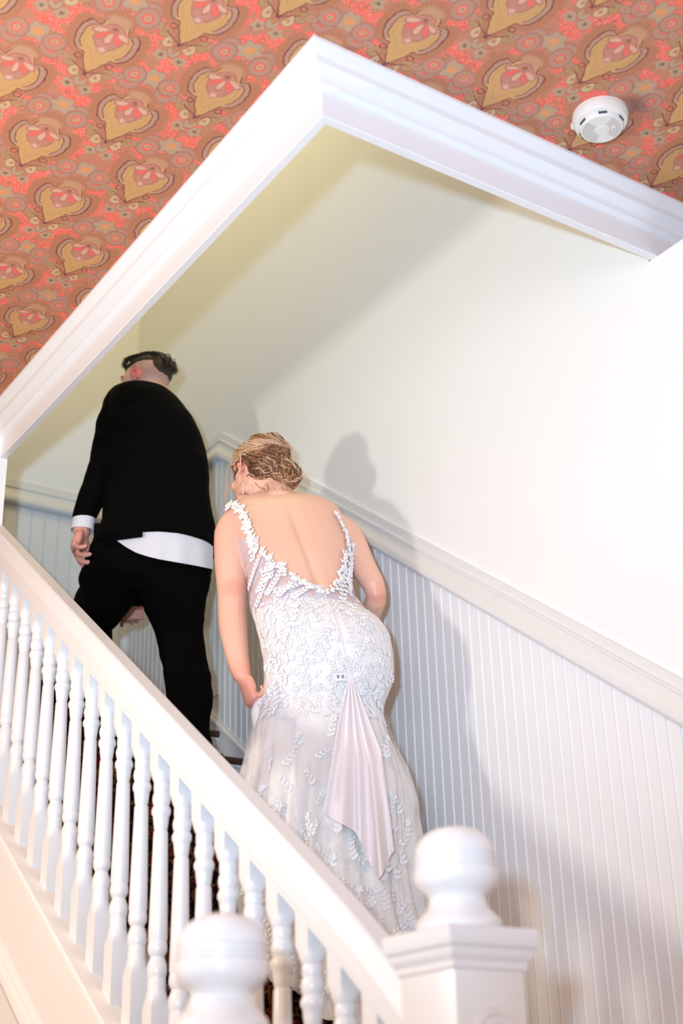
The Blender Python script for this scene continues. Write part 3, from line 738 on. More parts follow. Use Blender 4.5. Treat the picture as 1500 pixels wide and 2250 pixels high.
for L,nm in ((P(426,1700,mh+.06),'s'),(P(238,1562,mh+.32),'s')):
    d=(FH*.9-RH*.1).normalized(); sd_=d.cross(Z); L.z=(1.16 if L.z<1.3 else 1.48)+.032
    link('shoe',joinm([sweep([(-.04,0),(.04,0),(.045,.02),(.035,.05),(0,.07),(-.035,.05),(-.045,.02)],[(L-d*.08-Z*.03,sd_*.8,Z),(L-d*.02-Z*.03,sd_,Z*1.1),(L+d*.08-Z*.03,sd_*1.1,Z*.75),(L+d*.17-Z*.03,sd_*.9,Z*.5),(L+d*.21-Z*.03,sd_*.4,Z*.3)])]),M_shoe,man,60)
# cuffs
def cuff(a,b,r,wob,m=M_shirt):
    ax=(b-a).normalized(); u=ax.cross(FH).normalized(); v_=ax.cross(u); g=[]
    for i in range(33):
        t=2*PI*i/32; g.append([a+(b-a)*j/4+(u*math.cos(t)+v_*math.sin(t))*(r+.0035*(j/4)*math.sin(2*t+wob)) for j in range(5)])
    return sheet(g,.002)
link('shirt_cuff',cuff(P(186,1134,mh-.03),P(181,1166,mh-.03),.0425,1.0),M_shirt,man,60)
link('shirt_cuff',cuff(P(299,1286,mh+.41),P(294,1322,mh+.42),.046,.3),M_shirt,man,60)
# black wedding ring on the left hand's third finger
j=LJ[2]; a=j[1].lerp(j[2],.42); d=(j[2]-j[1]).normalized(); u=d.cross(FH).normalized(); v_=d.cross(u)
g=[]
for i in range(25):
    t=2*PI*i/24; g.append([a+d*(-.0045+.009*k)+(u*math.cos(t)+v_*math.sin(t))*.0130 for k in range(2)])
link('ring',sheet(g,.0015),mat('black_ring',(.004,.004,.004),.2,.6),man,60)
for J_ in LJ[:4]:
    pass
# ---------------------------------------------------------------- the bride
bh=3.89
br=empty('person',P(720,2250,bh),'bride in a low-backed white lace gown with pinned-up blonde hair, lifting her skirt','person')
hc=P(566,1046,bh+.30)
bms,bq,(BF,BU,BS)=head(hc,-RH*.64+FH*.77-Z*.16,Z+FH*.35+RH*.05,.97)
bd=list(bms)
bd.append(caps([hc-BF*.01-BU*.04,P(600,1086,bh+.26),P(612,1120,bh+.22)],[.056,.058,.075],4,18))
BR=[ring(560,1088,665,1092,bh+.25,.045),ring(514,1106,726,1104,bh+.23,.072),ring(492,1132,748,1126,bh+.215,.098),ring(500,1165,762,1160,bh+.19,.112),ring(522,1205,772,1200,bh+.155,.118),
    ring(540,1250,772,1250,bh+.11,.116),ring(549,1300,774,1300,bh+.065,.112),ring(553,1340,796,1335,bh+.035,.116),ring(570,1382,832,1375,bh+.01,.118),ring(586,1430,847,1425,bh+.0,.130),ring(592,1480,848,1480,bh+.0,.132),ring(590,1535,838,1535,bh+.01,.124),ring(600,1600,820,1600,bh+.02,.115)]
bd.append(loft(BR,34,3,power=2.2))
bd.append(caps([P(520,1146,bh+.20),P(509,1175,bh+.19),P(508,1235,bh+.16),P(510,1300,bh+.13),P(512,1375,bh+.08),P(522,1445,bh+.02),P(531,1484,bh-.02)],[.050,.057,.054,.047,.0445,.034,.027],4,18))
bd.append(caps([P(728,1150,bh+.20),P(765,1180,bh+.19),P(793,1240,bh+.16),P(826,1303,bh+.13),P(806,1362,bh+.26),P(775,1420,bh+.38)],[.045,.047,.044,.032,.036,.024],4,18))
for x in (670,760): bd.append(caps([P(x,1560,bh+.02),P(x,1850,bh-.02),P(x,2150,bh-.08)],[.09,.06,.035],4,14))
hm,BJ=hand(P(533,1484,bh-.02),-Z*.94+RH*.30-FH*.05,RH*.92+FH*.35,FH*.9-RH*.3,.92,curl=(1.0,1.25,.9),spread=.03,thumb=(.72,.35,.75),fr=.0080,perf=[(.85,1.2,.9),(.95,1.25,.9),(1.05,1.3,.9),(1.15,1.3,.9)])
bd+=hm
hm,_=hand(P(774,1422,bh+.385),FH*.5-Z*.8,-RH,FH,.9,curl=(1.0,1.2,.9)); bd+=hm
bb=finish_blob(joinm(bd),.0036,3,'body')
# spine furrow and shoulder blades
def segd(x,y,pl):
    m=1e9
    for (a,b),(c,d) in zip(pl,pl[1:]):
        t=max(0,min(1,((x-a)*(c-a)+(y-b)*(d-b))/((c-a)**2+(d-b)**2))); m=min(m,math.hypot(x-a-(c-a)*t,y-b-(d-b)*t))
    return m
SP=[(632,1105),(655,1165),(682,1235),(706,1300)]
def backfn(p):
    if p.z<1.0: return 0
    x,y=pj(p)
    if not(480<x<790 and 1085<y<1330): return 0
    if (p-P(x,y,bh+.15)).dot(FH)>0: return 0
    g=lambda cx,cy,rx,ry: math.exp(-((x-cx)/rx)**2-((y-cy)/ry)**2)
    return -1.05*math.exp(-(segd(x,y,SP)/9)**2)*sst(1095,1170,y)+.7*g(588,1178,34,48)+.7*g(722,1165,30,46)-.5*g(600,1240,30,22)
wrinkle(bb,.0075,backfn)
bbo=link('body',bb,M_skinb,br)
EL=P(512,1292,bh+.08); HN=P(542,1522,bh+.0); ER=P(840,1310,bh+.1); EARB=bq(-.010,-.006,-.082)
def btone(p,base):
    c=[1,1,1]
    for w_,r0,r1,k0,tg in ((EL,.012,.05,.38,(1.0,.55,.48)),(HN,.05,.12,.55,(1.03,.60,.56)),(ER,.02,.07,.5,(1.0,.55,.48)),(EARB,.015,.04,.7,(1.0,.50,.46)),(P(500,1075,bh+.3),.02,.09,.3,(1.02,.66,.58))):
        d=(p-w_).length
        if d<r1:
            k=(1-sst(r0,r1,d))*k0; c=[a*(1-k)+t_*k for a,t_ in zip(c,tg)]
    return c
paint(bb,btone,None); attrmat(M_skinb)
for sg in (1,-1):
    e=link('eye',ell3(bq(.076,.004,sg*.031),BF*.011,BS*.012,BU*.011),M_eye,br); link('iris',ell3(bq(.0845,.004,sg*.031),BF*.004,BS*.006,BU*.006),M_iris,e)
    link('eyebrow',caps([bq(.094,.026,sg*.014),bq(.092,.032,sg*.030),bq(.078,.028,sg*.047)],[.002,.003,.0015],4,6),M_hairm,br)
link('lips',caps([bq(.088,-.054,-.018),bq(.096,-.053,0),bq(.088,-.054,.018)],[.0035,.0065,.0035],4,8),M_lips,br)
bvh=BVHTree.FromPolygons([v.co.copy() for v in bb.vertices],[tuple(p.vertices) for p in bb.polygons])
# ---- hair
def hmat(n,c): 
    m=mat(n,c,.42,.5,.35,260,.35,70); return m
MH=[hmat('hair_light_blonde',(.70,.44,.28)),hmat('hair_golden_brown',(.40,.18,.075)),hmat('hair_dark_brown',(.14,.055,.022))]
hb=[ell3(bq(-.020,.034,0),BF*.108,BS*.086,BU*.096,22,14),ell3(bq(-.060,-.012,0),BF*.052,BS*.070,BU*.060,18,12),ell3(bq(.040,.060,0),BF*.052,BS*.070,BU*.058,18,12)]
BC=P(627,1047,bh+.235)
hb.append(ell3(bq(.050,.050,0),BF*.045,BS*.074,BU*.058,18,12))
hb.append(ell3(BC,RH*.046,FH*.044,Z*.043,18,12)); hb.append(caps([bq(-.085,.0,0),BC],[.050,.036],4,14))
hm_=finish_blob(joinm(hb),.004,3,'hair')
# keep the face clear: drop hair in front of the hairline
bm=bmesh.new(); bm.from_mesh(hm_)
dl=[]
for v in bm.verts:
    d=v.co-hc; f,u,r=d.dot(BF)/.97,d.dot(BU)/.97,d.dot(BS)/.97
    if (f>.072 and u<.060) or (f>.020 and u<.0) or (f>.04 and abs(r)<.045 and u<.055) or (f>-.004+max(0,-u)*-.3 and u<-.016) or (abs(r)>.056 and f>-.034 and f<.016 and u<.010 and u>-.05): dl.append(v)
bmesh.ops.delete(bm,geom=dl,context='VERTS'); bm.to_mesh(hm_); bm.free()
hairb=link('hair',hm_,MH[2],br)
rnd=random.Random(11); grp=[[],[],[]]
def elp(d,k):   # point on hair shell in direction d=(f,u,r) from the shell centre
    f,u,r=d; n=math.sqrt((f/.112)**2+(u/.098)**2+(r/.089)**2); return bq(-.020+f/n*k,.034+u/n*k,r/n*k)
def slerp(a,b,t):
    a=Vector(a).normalized();b=Vector(b).normalized(); w_=a.angle(b); 
    if w_<1e-3: return a
    return (a*math.sin((1-t)*w_)+b*math.sin(t*w_))/math.sin(w_)
def strand(pts,r0,g): grp[g].append(tubem(pts,[r0*.5]+[r0]*(len(pts)-2)+[r0*.3],4,False))
for i in range(760):
    # roots along the hairline, swept back over the crown and round the side
    a=rnd.uniform(-1.55,1.55); side=math.sin(a)
    s0=(.080*math.cos(a)+.028,.052+.050*math.cos(a)-.062*abs(side)**2.2,.084*side)
    low=rnd.random()
    e0=(-.105,-.006+.075*low*(1-abs(side)*.7),rnd.uniform(-.045,.045)+.02*side)
    ph=rnd.uniform(0,6); pts_=[]
    for k in range(9):
        t=k/8; d=slerp(s0,e0,t); sw=.10*math.sin(t*PI)*(-1 if side<0 else 1)*(.5-low)
        d=Vector((d.x,d.y+sw*.6,d.z)); pts_.append(elp(d,1.0+.012*rnd.random()+.030*math.sin(t*5+ph)*math.sin(t*PI)*.8+.018*math.sin(t*PI)))
    g=0 if rnd.random()<.62 else (1 if rnd.random()<.75 else 2)
    strand(catmull(pts_,2),rnd.uniform(.0018,.0034),g)
for i in range(420):     # darker gathered hair at the nape
    r=rnd.uniform(-.075,.06); s0=(-.035+rnd.uniform(-.05,.015),-.085+.075*rnd.random(),r); e0=(-.11,-.02+rnd.uniform(-.02,.05),rnd.uniform(-.03,.03)); pts_=[]
    ph=rnd.uniform(0,6)
    for k in range(7):
        t=k/6; d=slerp(s0,e0,t); pts_.append(elp(d,1.0+.05*t+.03*math.sin(t*7+ph)+.02*rnd.random()))
    strand(catmull(pts_,2),rnd.uniform(.0018,.0032),1 if rnd.random()<.5 else 2)
for i in range(300):     # the bun: coils
    ax=Vector((rnd.gauss(0,1),rnd.gauss(0,1),rnd.gauss(0,.5))).normalized(); ax=(ax*.5+FH*.6-RH*.3).normalized()
    u=ax.cross(Z).normalized(); v_=ax.cross(u); off=rnd.uniform(-.034,.034); rr=math.sqrt(max(.0001,.046**2-off**2)); a0=rnd.uniform(0,6.3); L=rnd.uniform(1.2,3.4)
    pts_=[BC+ax*off+(u*math.cos(a0+L*k/8)+v_*math.sin(a0+L*k/8))*(rr+.003*math.sin(k+a0))+Z*.0 for k in range(9)]
    strand(pts_,rnd.uniform(.0012,.0026),rnd.choice((0,1,1,2,2)))
hbv=BVHTree.FromPolygons([v.co.copy() for v in hm_.vertices],[tuple(p.vertices) for p in hm_.polygons]); hv=[v.co.copy() for v in hm_.vertices]
for i in range(900):     # locks lying on the hair mass, running to the bun
    p=rnd.choice(hv).copy(); d=p-hc; u_=d.dot(BU); low=u_<.03
    if not low and rnd.random()<.45: continue
    pts_=[]; w0=rnd.uniform(-.5,.5); ph=rnd.uniform(0,6)
    for k in range(8):
        h_=hbv.find_nearest(p); n=h_[1]; pts_.append(h_[0]+n*(.0015+.003*math.sin(PI*k/7)+.0015*rnd.random()))
        t=(BC-p); 
        if t.length<.03: break
        t=(t-n*t.dot(n)).normalized(); s2=n.cross(t); p=h_[0]+(t+s2*(w0*.6+.75*math.sin(k*1.6+ph))).normalized()*.011
    if len(pts_)>3: strand(catmull(pts_,2),rnd.uniform(.0014,.0027),(rnd.choice((1,1,2,2,2,0)) if low else rnd.choice((0,0,0,1))))
def rope(path,R,n,tw,gs):    # twisted lock
    P_=catmull(path,6); m=len(P_)
    for i in range(n):
        a0=rnd.uniform(0,6.3); q=rnd.uniform(.35,1); pts_=[]
        for k,p in enumerate(P_):
            t=(P_[min(k+1,m-1)]-P_[max(k-1,0)]).normalized(); u=t.cross(Z).normalized(); v_=t.cross(u); a=a0+tw*k/m
            lob=.75+.25*abs(math.cos(a*1.0+tw*k/m)); pts_.append(p+(u*math.cos(a)+v_*math.sin(a))*R*q*lob*math.sin(PI*(k+1.5)/(m+2))**.3)
        strand(pts_,rnd.uniform(.0011,.0020),rnd.choice(gs))
S_=lambda f,u,r: elp((f,u,r),1.07)
rope([S_(.070,.03,-.075),S_(.030,.035,-.090),S_(-.020,.025,-.090),S_(-.065,.012,-.072),S_(-.100,.010,-.030),S_(-.110,.018,.02)],.013,70,9,(0,0,0,1))
rope([S_(.050,.085,-.03),S_(.0,.085,-.058),S_(-.050,.060,-.068),S_(-.090,.035,-.045),S_(-.110,.03,.0),S_(-.10,.03,.04)],.013,70,9,(0,0,1,1,2))
rope([S_(-.03,-.03,-.080),S_(-.06,-.04,-.065),S_(-.095,-.030,-.035),S_(-.11,-.02,.01)],.012,45,8,(1,2,2))
rope([S_(.03,.1,.02),S_(-.04,.095,-.02),S_(-.085,.065,-.01),S_(-.11,.04,.03)],.014,60,7,(0,0,1,2))
rope([BC+RH*-.03+Z*.03-FH*.03,BC+Z*.035-FH*.035+RH*.01,BC+RH*.042+Z*.01-FH*.02,BC+RH*.04-Z*.025-FH*.02,BC-Z*.04-FH*.03],.013,50,8,(1,1,2,0))
# loose tendrils
for pl in ([(503,1000),(497,1035),(496,1070),(491,1100),(492,1108)],[(507,1008),(500,1045),(499,1075),(503,1092)],[(503,1020),(494,1050),(490,1085),(494,1110)],[(512,1030),(506,1060),(508,1085)]):
    for i in range(3):
        o_=rnd.uniform(-1.5,1.5)+4; strand(catmull([P(x+o_+rnd.uniform(-.6,.6),y,bh+.31+.02*rnd.random()) for x,y in pl],4),.0006,0)
for pl in ([(585,1062),(590,1075),(582,1080),(578,1073)],[(600,1072),(610,1080),(622,1086),(620,1094),(612,1096)],[(618,1070),(628,1078),(630,1070)],[(640,1062),(648,1072),(655,1064),(652,1070)],[(560,1060),(570,1070),(584,1074)]):
    for i in range(3): strand(catmull([P(x+rnd.uniform(-1,1),y+rnd.uniform(-1,1),bh+.17) for x,y in pl],4),.0008,1)
for g,m,nm in ((0,MH[0],'light'),(1,MH[1],'mid'),(2,MH[2],'dark')):
    me=joinm(grp[g]); 
    for p in me.polygons: p.use_smooth=True
    o=link('hair_strands',me,m,hairb); o['kind']='stuff'; o['label']={'light':'pale blonde strands','mid':'golden brown strands','dark':'dark brown strands'}[nm]
# earring
M_pearl=mat('pearl',(.85,.80,.76),.15,.7,coat=.5); M_gold=mat('gold',(.8,.5,.2),.25,.5,metal=1)
er=[]
for i in range(7): er.append(ell3(P(534+ (i%2)*1.5,1064+i*5,bh+.20),RH*(.0030-.0002*i),FH*.003,Z*.0030,8,6))
link('earring',joinm(er),M_pearl,br,60)

# ---- gown
M_satin=mat('ivory_lace_over_satin',(.84,.80,.78),.55,.4,.55,150,.03,40)
M_slip=mat('blush_lining',(.84,.765,.76),.6,.3,.12,120,.02,12)
M_lace=mat('white_lace_leaves',(.84,.815,.80),.6,.3,.3,300,.03,60)
def alphamat(n,c,al,sc=0):
    m=mat(n,c,.6,.2); nt=m.node_tree; b=nt.nodes['Principled BSDF']; b.inputs['Alpha'].default_value=al
    if sc:
        tc=nt.nodes.new('ShaderNodeTexCoord'); nn=nt.nodes.new('ShaderNodeTexNoise'); nn.inputs['Scale'].default_value=sc; nt.links.new(tc.outputs['Object'],nn.inputs['Vector'])
        mr=nt.nodes.new('ShaderNodeMapRange'); mr.inputs['From Min'].default_value=.4; mr.inputs['From Max'].default_value=.6; mr.inputs['To Min'].default_value=al*.7; mr.inputs['To Max'].default_value=min(1,al*1.3)
        nt.links.new(nn.outputs['Fac'],mr.inputs['Value']); nt.links.new(mr.outputs[0],b.inputs['Alpha'])
    return m
M_net=alphamat('sheer_bodice_net',(.74,.72,.84),.50,40); M_tulle=alphamat('ivory_tulle',(.90,.87,.82),.42,14)
def zfade(m,z1,z0):
    nt=m.node_tree; b=nt.nodes['Principled BSDF']; src=b.inputs['Alpha'].links[0].from_socket
    g_=nt.nodes.new('ShaderNodeNewGeometry'); sp=nt.nodes.new('ShaderNodeSeparateXYZ'); nt.links.new(g_.outputs['Position'],sp.inputs[0])
    mr=nt.nodes.new('ShaderNodeMapRange'); mr.inputs['From Min'].default_value=z1; mr.inputs['From Max'].default_value=z0; nt.links.new(sp.outputs[2],mr.inputs['Value'])
    mu=nt.nodes.new('ShaderNodeMath'); mu.operation='MULTIPLY'; nt.links.new(src,mu.inputs[0]); nt.links.new(mr.outputs[0],mu.inputs[1]); nt.links.new(mu.outputs[0],b.inputs['Alpha'])
zfade(M_tulle,P(700,1535,bh-.1).z,P(700,1690,bh-.1).z)
VT=[(400,1180),(540,1180),(555,1186),(575,1215),(600,1238),(630,1258),(660,1276),(690,1293),(712,1303),(730,1293),(742,1275),(750,1250),(757,1215),(764,1180),(900,1180)]
def pl_y(pl,x):
    for (a,b),(c,d) in zip(pl,pl[1:]):
        if x<=c: return b+(d-b)*(x-a)/(c-a)
    return pl[-1][1]
# bodice hugs the body: shoot rays from outside at the body
NS=120
def surfpoint(c,u,v_,t,off):
    d=(u*math.cos(t)+v_*math.sin(t)); o_=c+d*1.9
    hit=bvh.ray_cast(o_,-d.normalized(),d.length*1.7)
    return None if hit[0] is None else hit[0]+d.normalized()*off
def tile(rows,m,cond,name,mt,parent,sm=60,smt=1):
    n=len(rows); k=len(rows[0]); vs=[p for r in rows for p in r]; fs=[]
    for i in range(n-1):
        for j in range(k):
            q=(j+1)%k; ids=(i*k+j,i*k+q,(i+1)*k+q,(i+1)*k+j)
            if all(cond(vs[a]) for a in ids): fs.append(ids)
    me=mesh(name,vs,fs); bm=bmesh.new(); bm.from_mesh(me); bmesh.ops.delete(bm,geom=[v for v in bm.verts if not v.link_faces],context='VERTS')
    if smt: bmesh.ops.smooth_vert(bm,verts=[v for v in bm.verts if not v.is_boundary],factor=.5,use_axis_x=True,use_axis_y=True,use_axis_z=True)
    bmesh.ops.recalc_face_normals(bm,faces=bm.faces); bm.to_mesh(me); bm.free(); return link(name,me,mt,parent,sm)
cs=catmull([r[0] for r in BR],10);a1=catmull([r[1] for r in BR],10);a2=catmull([r[2] for r in BR],10)
rows=[]
for c,u,v_ in zip(cs,a1,a2):
    x,y=pj(c)
    if y<1165 or y>1352: continue
    rows.append([c+(u*math.cos(2*PI*k/NS)+v_*math.sin(2*PI*k/NS))*1.012+(u*math.cos(2*PI*k/NS)+v_*math.sin(2*PI*k/NS)).normalized()*.003 for k in range(NS)])
def vcond(p):
    x,y=pj(p); back=(p-P(x,y,bh+.10)).dot(FH)<0
    return y>(pl_y(VT,x) if (p-cs[0]).dot(FH)<-.03 or True and back2(p) else 1185)
def back2(p):
    q=min(range(0,len(cs),4),key=lambda i:(cs[i]-p).length); return (p-cs[q]).dot(FH)<0
gown=tile(rows,None,vcond,'bodice',M_net,br)
# skirt of the gown
SK=[(549,1318,777,1312,.060,.118),(554,1345,800,1340,.035,.122),(563,1382,843,1375,.005,.136),(576,1430,862,1425,-.01,.152),(580,1480,864,1480,-.01,.157),(577,1525,856,1520,0,.152),(568,1560,842,1556,.01,.146),(556,1600,848,1600,.0,.150),(548,1650,866,1650,-.0,.165),(540,1700,884,1695,-.01,.180),(530,1760,896,1750,-.02,.20),(524,1840,900,1830,-.02,.215),(530,1940,908,1930,-.02,.225),(545,2040,925,2030,-.02,.235),(570,2140,945,2130,-.02,.25),(600,2290,960,2260,-.02,.27)]
def skirt(k_in,grow,folds,amp,y0,name,mt,NS=220,seed=0,nn=7,xo=0):
    R=[ring(a,b,c,d,bh+h,t*k_in) for a,b,c,d,h,t in SK if b>=y0]
    cs_=catmull([r[0] for r in R],nn);b1=catmull([r[1] for r in R],nn);b2=catmull([r[2] for r in R],nn); rows=[]; m=len(cs_)
    for i,(c,u,v_) in enumerate(zip(cs_,b1,b2)):
        y=pj(c)[1]; g=sst(1540,1900,y); row=[]
        for k in range(NS):
            t=2*PI*k/NS; d=u*math.cos(t)+v_*math.sin(t)
            w_=sum(a_*math.sin(f_*t+ph+dr*(y-1550)/400) for f_,a_,ph,dr in folds)
            wr=.0045*NZ.noise(Vector((t*3+seed,y*.035,0)))*(1-g)+ .003*NZ.noise(Vector((t*9,y*.02,seed)))
            p_=c+d*k_in+d.normalized()*(grow+amp*g*w_+wr); p_.z=max(p_.z,1.48-.7442*(p_.x+4.65)+.012+grow*.6); row.append(p_)
        rows.append(row)
    return rows
F1=[(7,.5,.3,.9),(13,.6,1.1,.6),(21,.35,2.0,1.2),(31,.18,.5,2)]
rows=skirt(1.0,.0,F1,.013,1300,'skirt',M_satin,seed=2)
sk=tile(rows,None,lambda p:True,'skirt',M_satin,br,60,0)
rows=skirt(1.02,.006,[(9,.6,2.3,1.5),(17,.6,.4,-1.2),(27,.4,1.0,1.6),(38,.2,1.5,2)],.019,1520,'overskirt',M_tulle,seed=5)
tu=tile(rows,None,lambda p:True,'tulle_overskirt',M_tulle,br,60,0)
# ---- surface tool for lace
def bv(o): return BVHTree.FromPolygons([v.co.copy() for v in o.data.vertices],[tuple(p.vertices) for p in o.data.polygons])
Bb,Bs,Bt=bv(gown),bv(sk),bv(tu)
def cast(x,y,trees):
    d=px(x,y).normalized(); best=None
    for t in trees:
        h_=t.ray_cast(Vector((0,0,0)),d,8)
        if h_[0] is not None and (best is None or h_[3]<best[3]): best=h_
    return best
LV=[];LF=[]
def leaf(p,n,d,L,W,lift=.003):
    """one embroidered leaf: a raised almond of six triangles"""
    d=(d-n*d.dot(n)).normalized(); s_=n.cross(d); b=len(LV)
    LV.extend([p,p+d*L*.35+s_*W+n*lift*.3,p+d*L+n*lift,p+d*L*.35-s_*W+n*lift*.3,p+d*L*.45+n*(lift+.0015),p+d*L*.72+s_*W*.7+n*lift*.7,p+d*L*.72-s_*W*.7+n*lift*.7])
    LF.extend([(b,b+1,b+4),(b+1,b+5,b+4),(b+5,b+2,b+4),(b+2,b+6,b+4),(b+6,b+3,b+4),(b+3,b,b+4)])
def stem(p,q,n,w_=.0009):
    d=(q-p).normalized(); s_=n.cross(d)*w_; b=len(LV); LV.extend([p-s_+n*.001,p+s_+n*.001,q+s_+n*.001,q-s_+n*.001,(p+q)/2+n*.0022]); LF.extend([(b,b+1,b+4),(b+1,b+2,b+4),(b+2,b+3,b+4),(b+3,b,b+4)])
def flower(p,n,R,k=5):
    u=n.orthogonal().normalized(); v_=n.cross(u); a0=rnd.uniform(0,6)
    for i in range(k):
        a=a0+2*PI*i/k; leaf(p,n,u*math.cos(a)+v_*math.sin(a),R,R*.36,.004)
def spray(x,y,ang,trees,steps=6,st_=9,curl=.15,L=.016,W=.0045,off=.0015,fl=True):
    last=None
    for k in range(steps):
        h_=cast(x,y,trees)
        if h_ is None: return
        p,n=h_[0],h_[1]
        if n.dot(px(x,y))>0: n=-n
        p=p+n*off; h2=cast(x+math.cos(ang)*3,y+math.sin(ang)*3,trees)
        if h2 is None: return
        d=(h2[0]-p); d=(d-n*d.dot(n)).normalized(); s_=n.cross(d); q=1-.35*k/steps
        if last is not None and (last-p).length<.05: stem(last,p,n)
        leaf(p,n,d*.75+s_*.66,L*q,W*q); leaf(p+d*.003,n,d*.75-s_*.66,L*q,W*q); last=p
        x+=math.cos(ang)*st_; y+=math.sin(ang)*st_; ang+=curl
    if fl: flower(p,n,.011)
# bodice net: clear sprays rising from the waist
for x,y,a,s_,c in ((548,1300,-1.35,11,.02),(566,1305,-1.15,10,-.02),(585,1310,-.95,9,-.03),(610,1312,-.75,7,-.02),(640,1315,-.55,6,.0),(556,1235,-1.45,6,.03),(560,1345,-1.2,9,.0),(592,1275,-1.3,4,-.1),(572,1260,-.6,6,.1),(600,1300,-.2,8,-.02),(745,1300,-1.3,6,.08),(762,1305,-1.45,12,.0),(752,1320,-1.5,8,.0),(546,1330,-1.5,10,.0)):
    spray(x,y,a,[Bb,bvh],s_,9.5,c,.020,.0062,.003)
# leafy edge along the V
def edge(pl,trees,step=5,L=.017,W=.0055,n2=3,jit=3):
    for (a,b),(c,d) in zip(pl,pl[1:]):
        m=max(1,int(math.hypot(c-a,d-b)/step))
        for i in range(m):
            t=i/m
            for q in range(n2):
                x=a+(c-a)*t+rnd.uniform(-jit,jit); y=b+(d-b)*t+rnd.uniform(-jit,jit); h_=cast(x,y,trees)
                if h_ is None: continue
                n=h_[1]; n=-n if n.dot(px(x,y))>0 else n
                dd=(RH*(c-a)-Z*(d-b)).normalized()*rnd.choice((1,-1,.6))+Vector((rnd.uniform(-1,1),rnd.uniform(-1,1),rnd.uniform(-1,1)))*.7
                leaf(h_[0]+n*.004,n,dd,L*rnd.uniform(.7,1.2),W*rnd.uniform(.8,1.2),.005)
edge([(545,1185),(555,1190),(575,1217),(600,1240),(630,1260),(660,1278),(690,1295),(712,1304),(730,1296),(742,1278),(751,1250),(759,1215)],[Bb,bvh])
edge([(497,1116),(515,1112),(530,1122),(541,1142),(549,1165),(553,1190),(560,1215)],[bvh],4,.019,.006,6,5)
edge([(735,1130),(748,1150),(758,1178),(764,1210),(766,1245),(764,1280),(766,1310)],[bvh],4,.012,.004,4,2.5)
# all-over lace on hips and skirt
ZL_=[(713,1306),(733,1360),(754,1430),(768,1482)]
for i in range(330):
    y=rnd.uniform(1318,1580); t=rnd.uniform(.02,.98); xa=pl_y([(a[1],a[0]) for a in SK],y) if False else None
    xl=[a for a in SK]; 
    for A,B in zip(SK,SK[1:]):
        if A[1]<=y<=B[1]: q=(y-A[1])/(B[1]-A[1]); x0_=A[0]+(B[0]-A[0])*q; x1_=A[2]+(B[2]-A[2])*q
    x=x0_+(x1_-x0_)*t
    if segd(x,y,ZL_)<11 or segd(x,y,[(735,1322),(788,1440)])<8: continue
    if rnd.random()<.35: 
        h_=cast(x,y,[Bs])
        if h_: n=h_[1]; n=-n if n.dot(px(x,y))>0 else n; flower(h_[0]+n*.001,n,rnd.uniform(.008,.012))
    else: spray(x,y,rnd.uniform(0,6.3),[Bs],rnd.randint(3,5),8,rnd.uniform(-.3,.3),.013,.004,.001,rnd.random()<.4)
for i in range(260):
    y=rnd.uniform(1560,2240); 
    for A,B in zip(SK,SK[1:]):
        if A[1]<=y<=B[1]: q=(y-A[1])/(B[1]-A[1]); x0_=A[0]+(B[0]-A[0])*q; x1_=A[2]+(B[2]-A[2])*q
    x=x0_+(x1_-x0_)*rnd.uniform(.02,.98)
    if rnd.random()>(.35+.65*sst(1850,2050,y)): continue
    spray(x,y,rnd.uniform(-2.4,-.7),[Bt,Bs],rnd.randint(3,6),11,rnd.uniform(-.35,.35),.017,.0055,.001,rnd.random()<.5)
lm=mesh('lace',LV,LF); lo=link('lace_applique',lm,M_lace,br); lo['kind']='stuff'; lo['label']='white embroidered lace leaves and flowers'
# beads
bm_=[]
for i in range(90):
    y=rnd.uniform(1380,1900); x=rnd.uniform(590,850); h_=cast(x,y,[Bs,Bt])
    if h_: bm_.append(ell3(h_[0]-h_[1]*0-CF*.003,RH*.0016,FH*.0016,Z*.0016,6,4))
o=link('beads',joinm(bm_),M_pearl,br,60); o['kind']='stuff'
# pearl buttons beside the zip, and the zip itself
for i in range(13):
    x=733+(785-733)*i/12+ (3 if i>8 else 0)*(i-8)*.4; y=1322+(1440-1322)*i/12
    h_=cast(x,y,[Bs,Bb])
    if h_: n=h_[1]; n=-n if n.dot(px(x,y))>0 else n; link('button',ell3(h_[0]+n*.003,RH*.0042,FH*.0042,Z*.0042,10,7),M_pearl,br,60)
zp=[]
for x,y in ((713,1306),(722,1330),(733,1360),(744,1395),(754,1430),(762,1462),(768,1482)):
    h_=cast(x,y,[Bs,Bb]); n=h_[1]; n=-n if n.dot(px(x,y))>0 else n; zp.append(h_[0]+n*.002)
link('zip_seam',tubem(catmull(zp,3),.0022,6),M_slip,br,60)
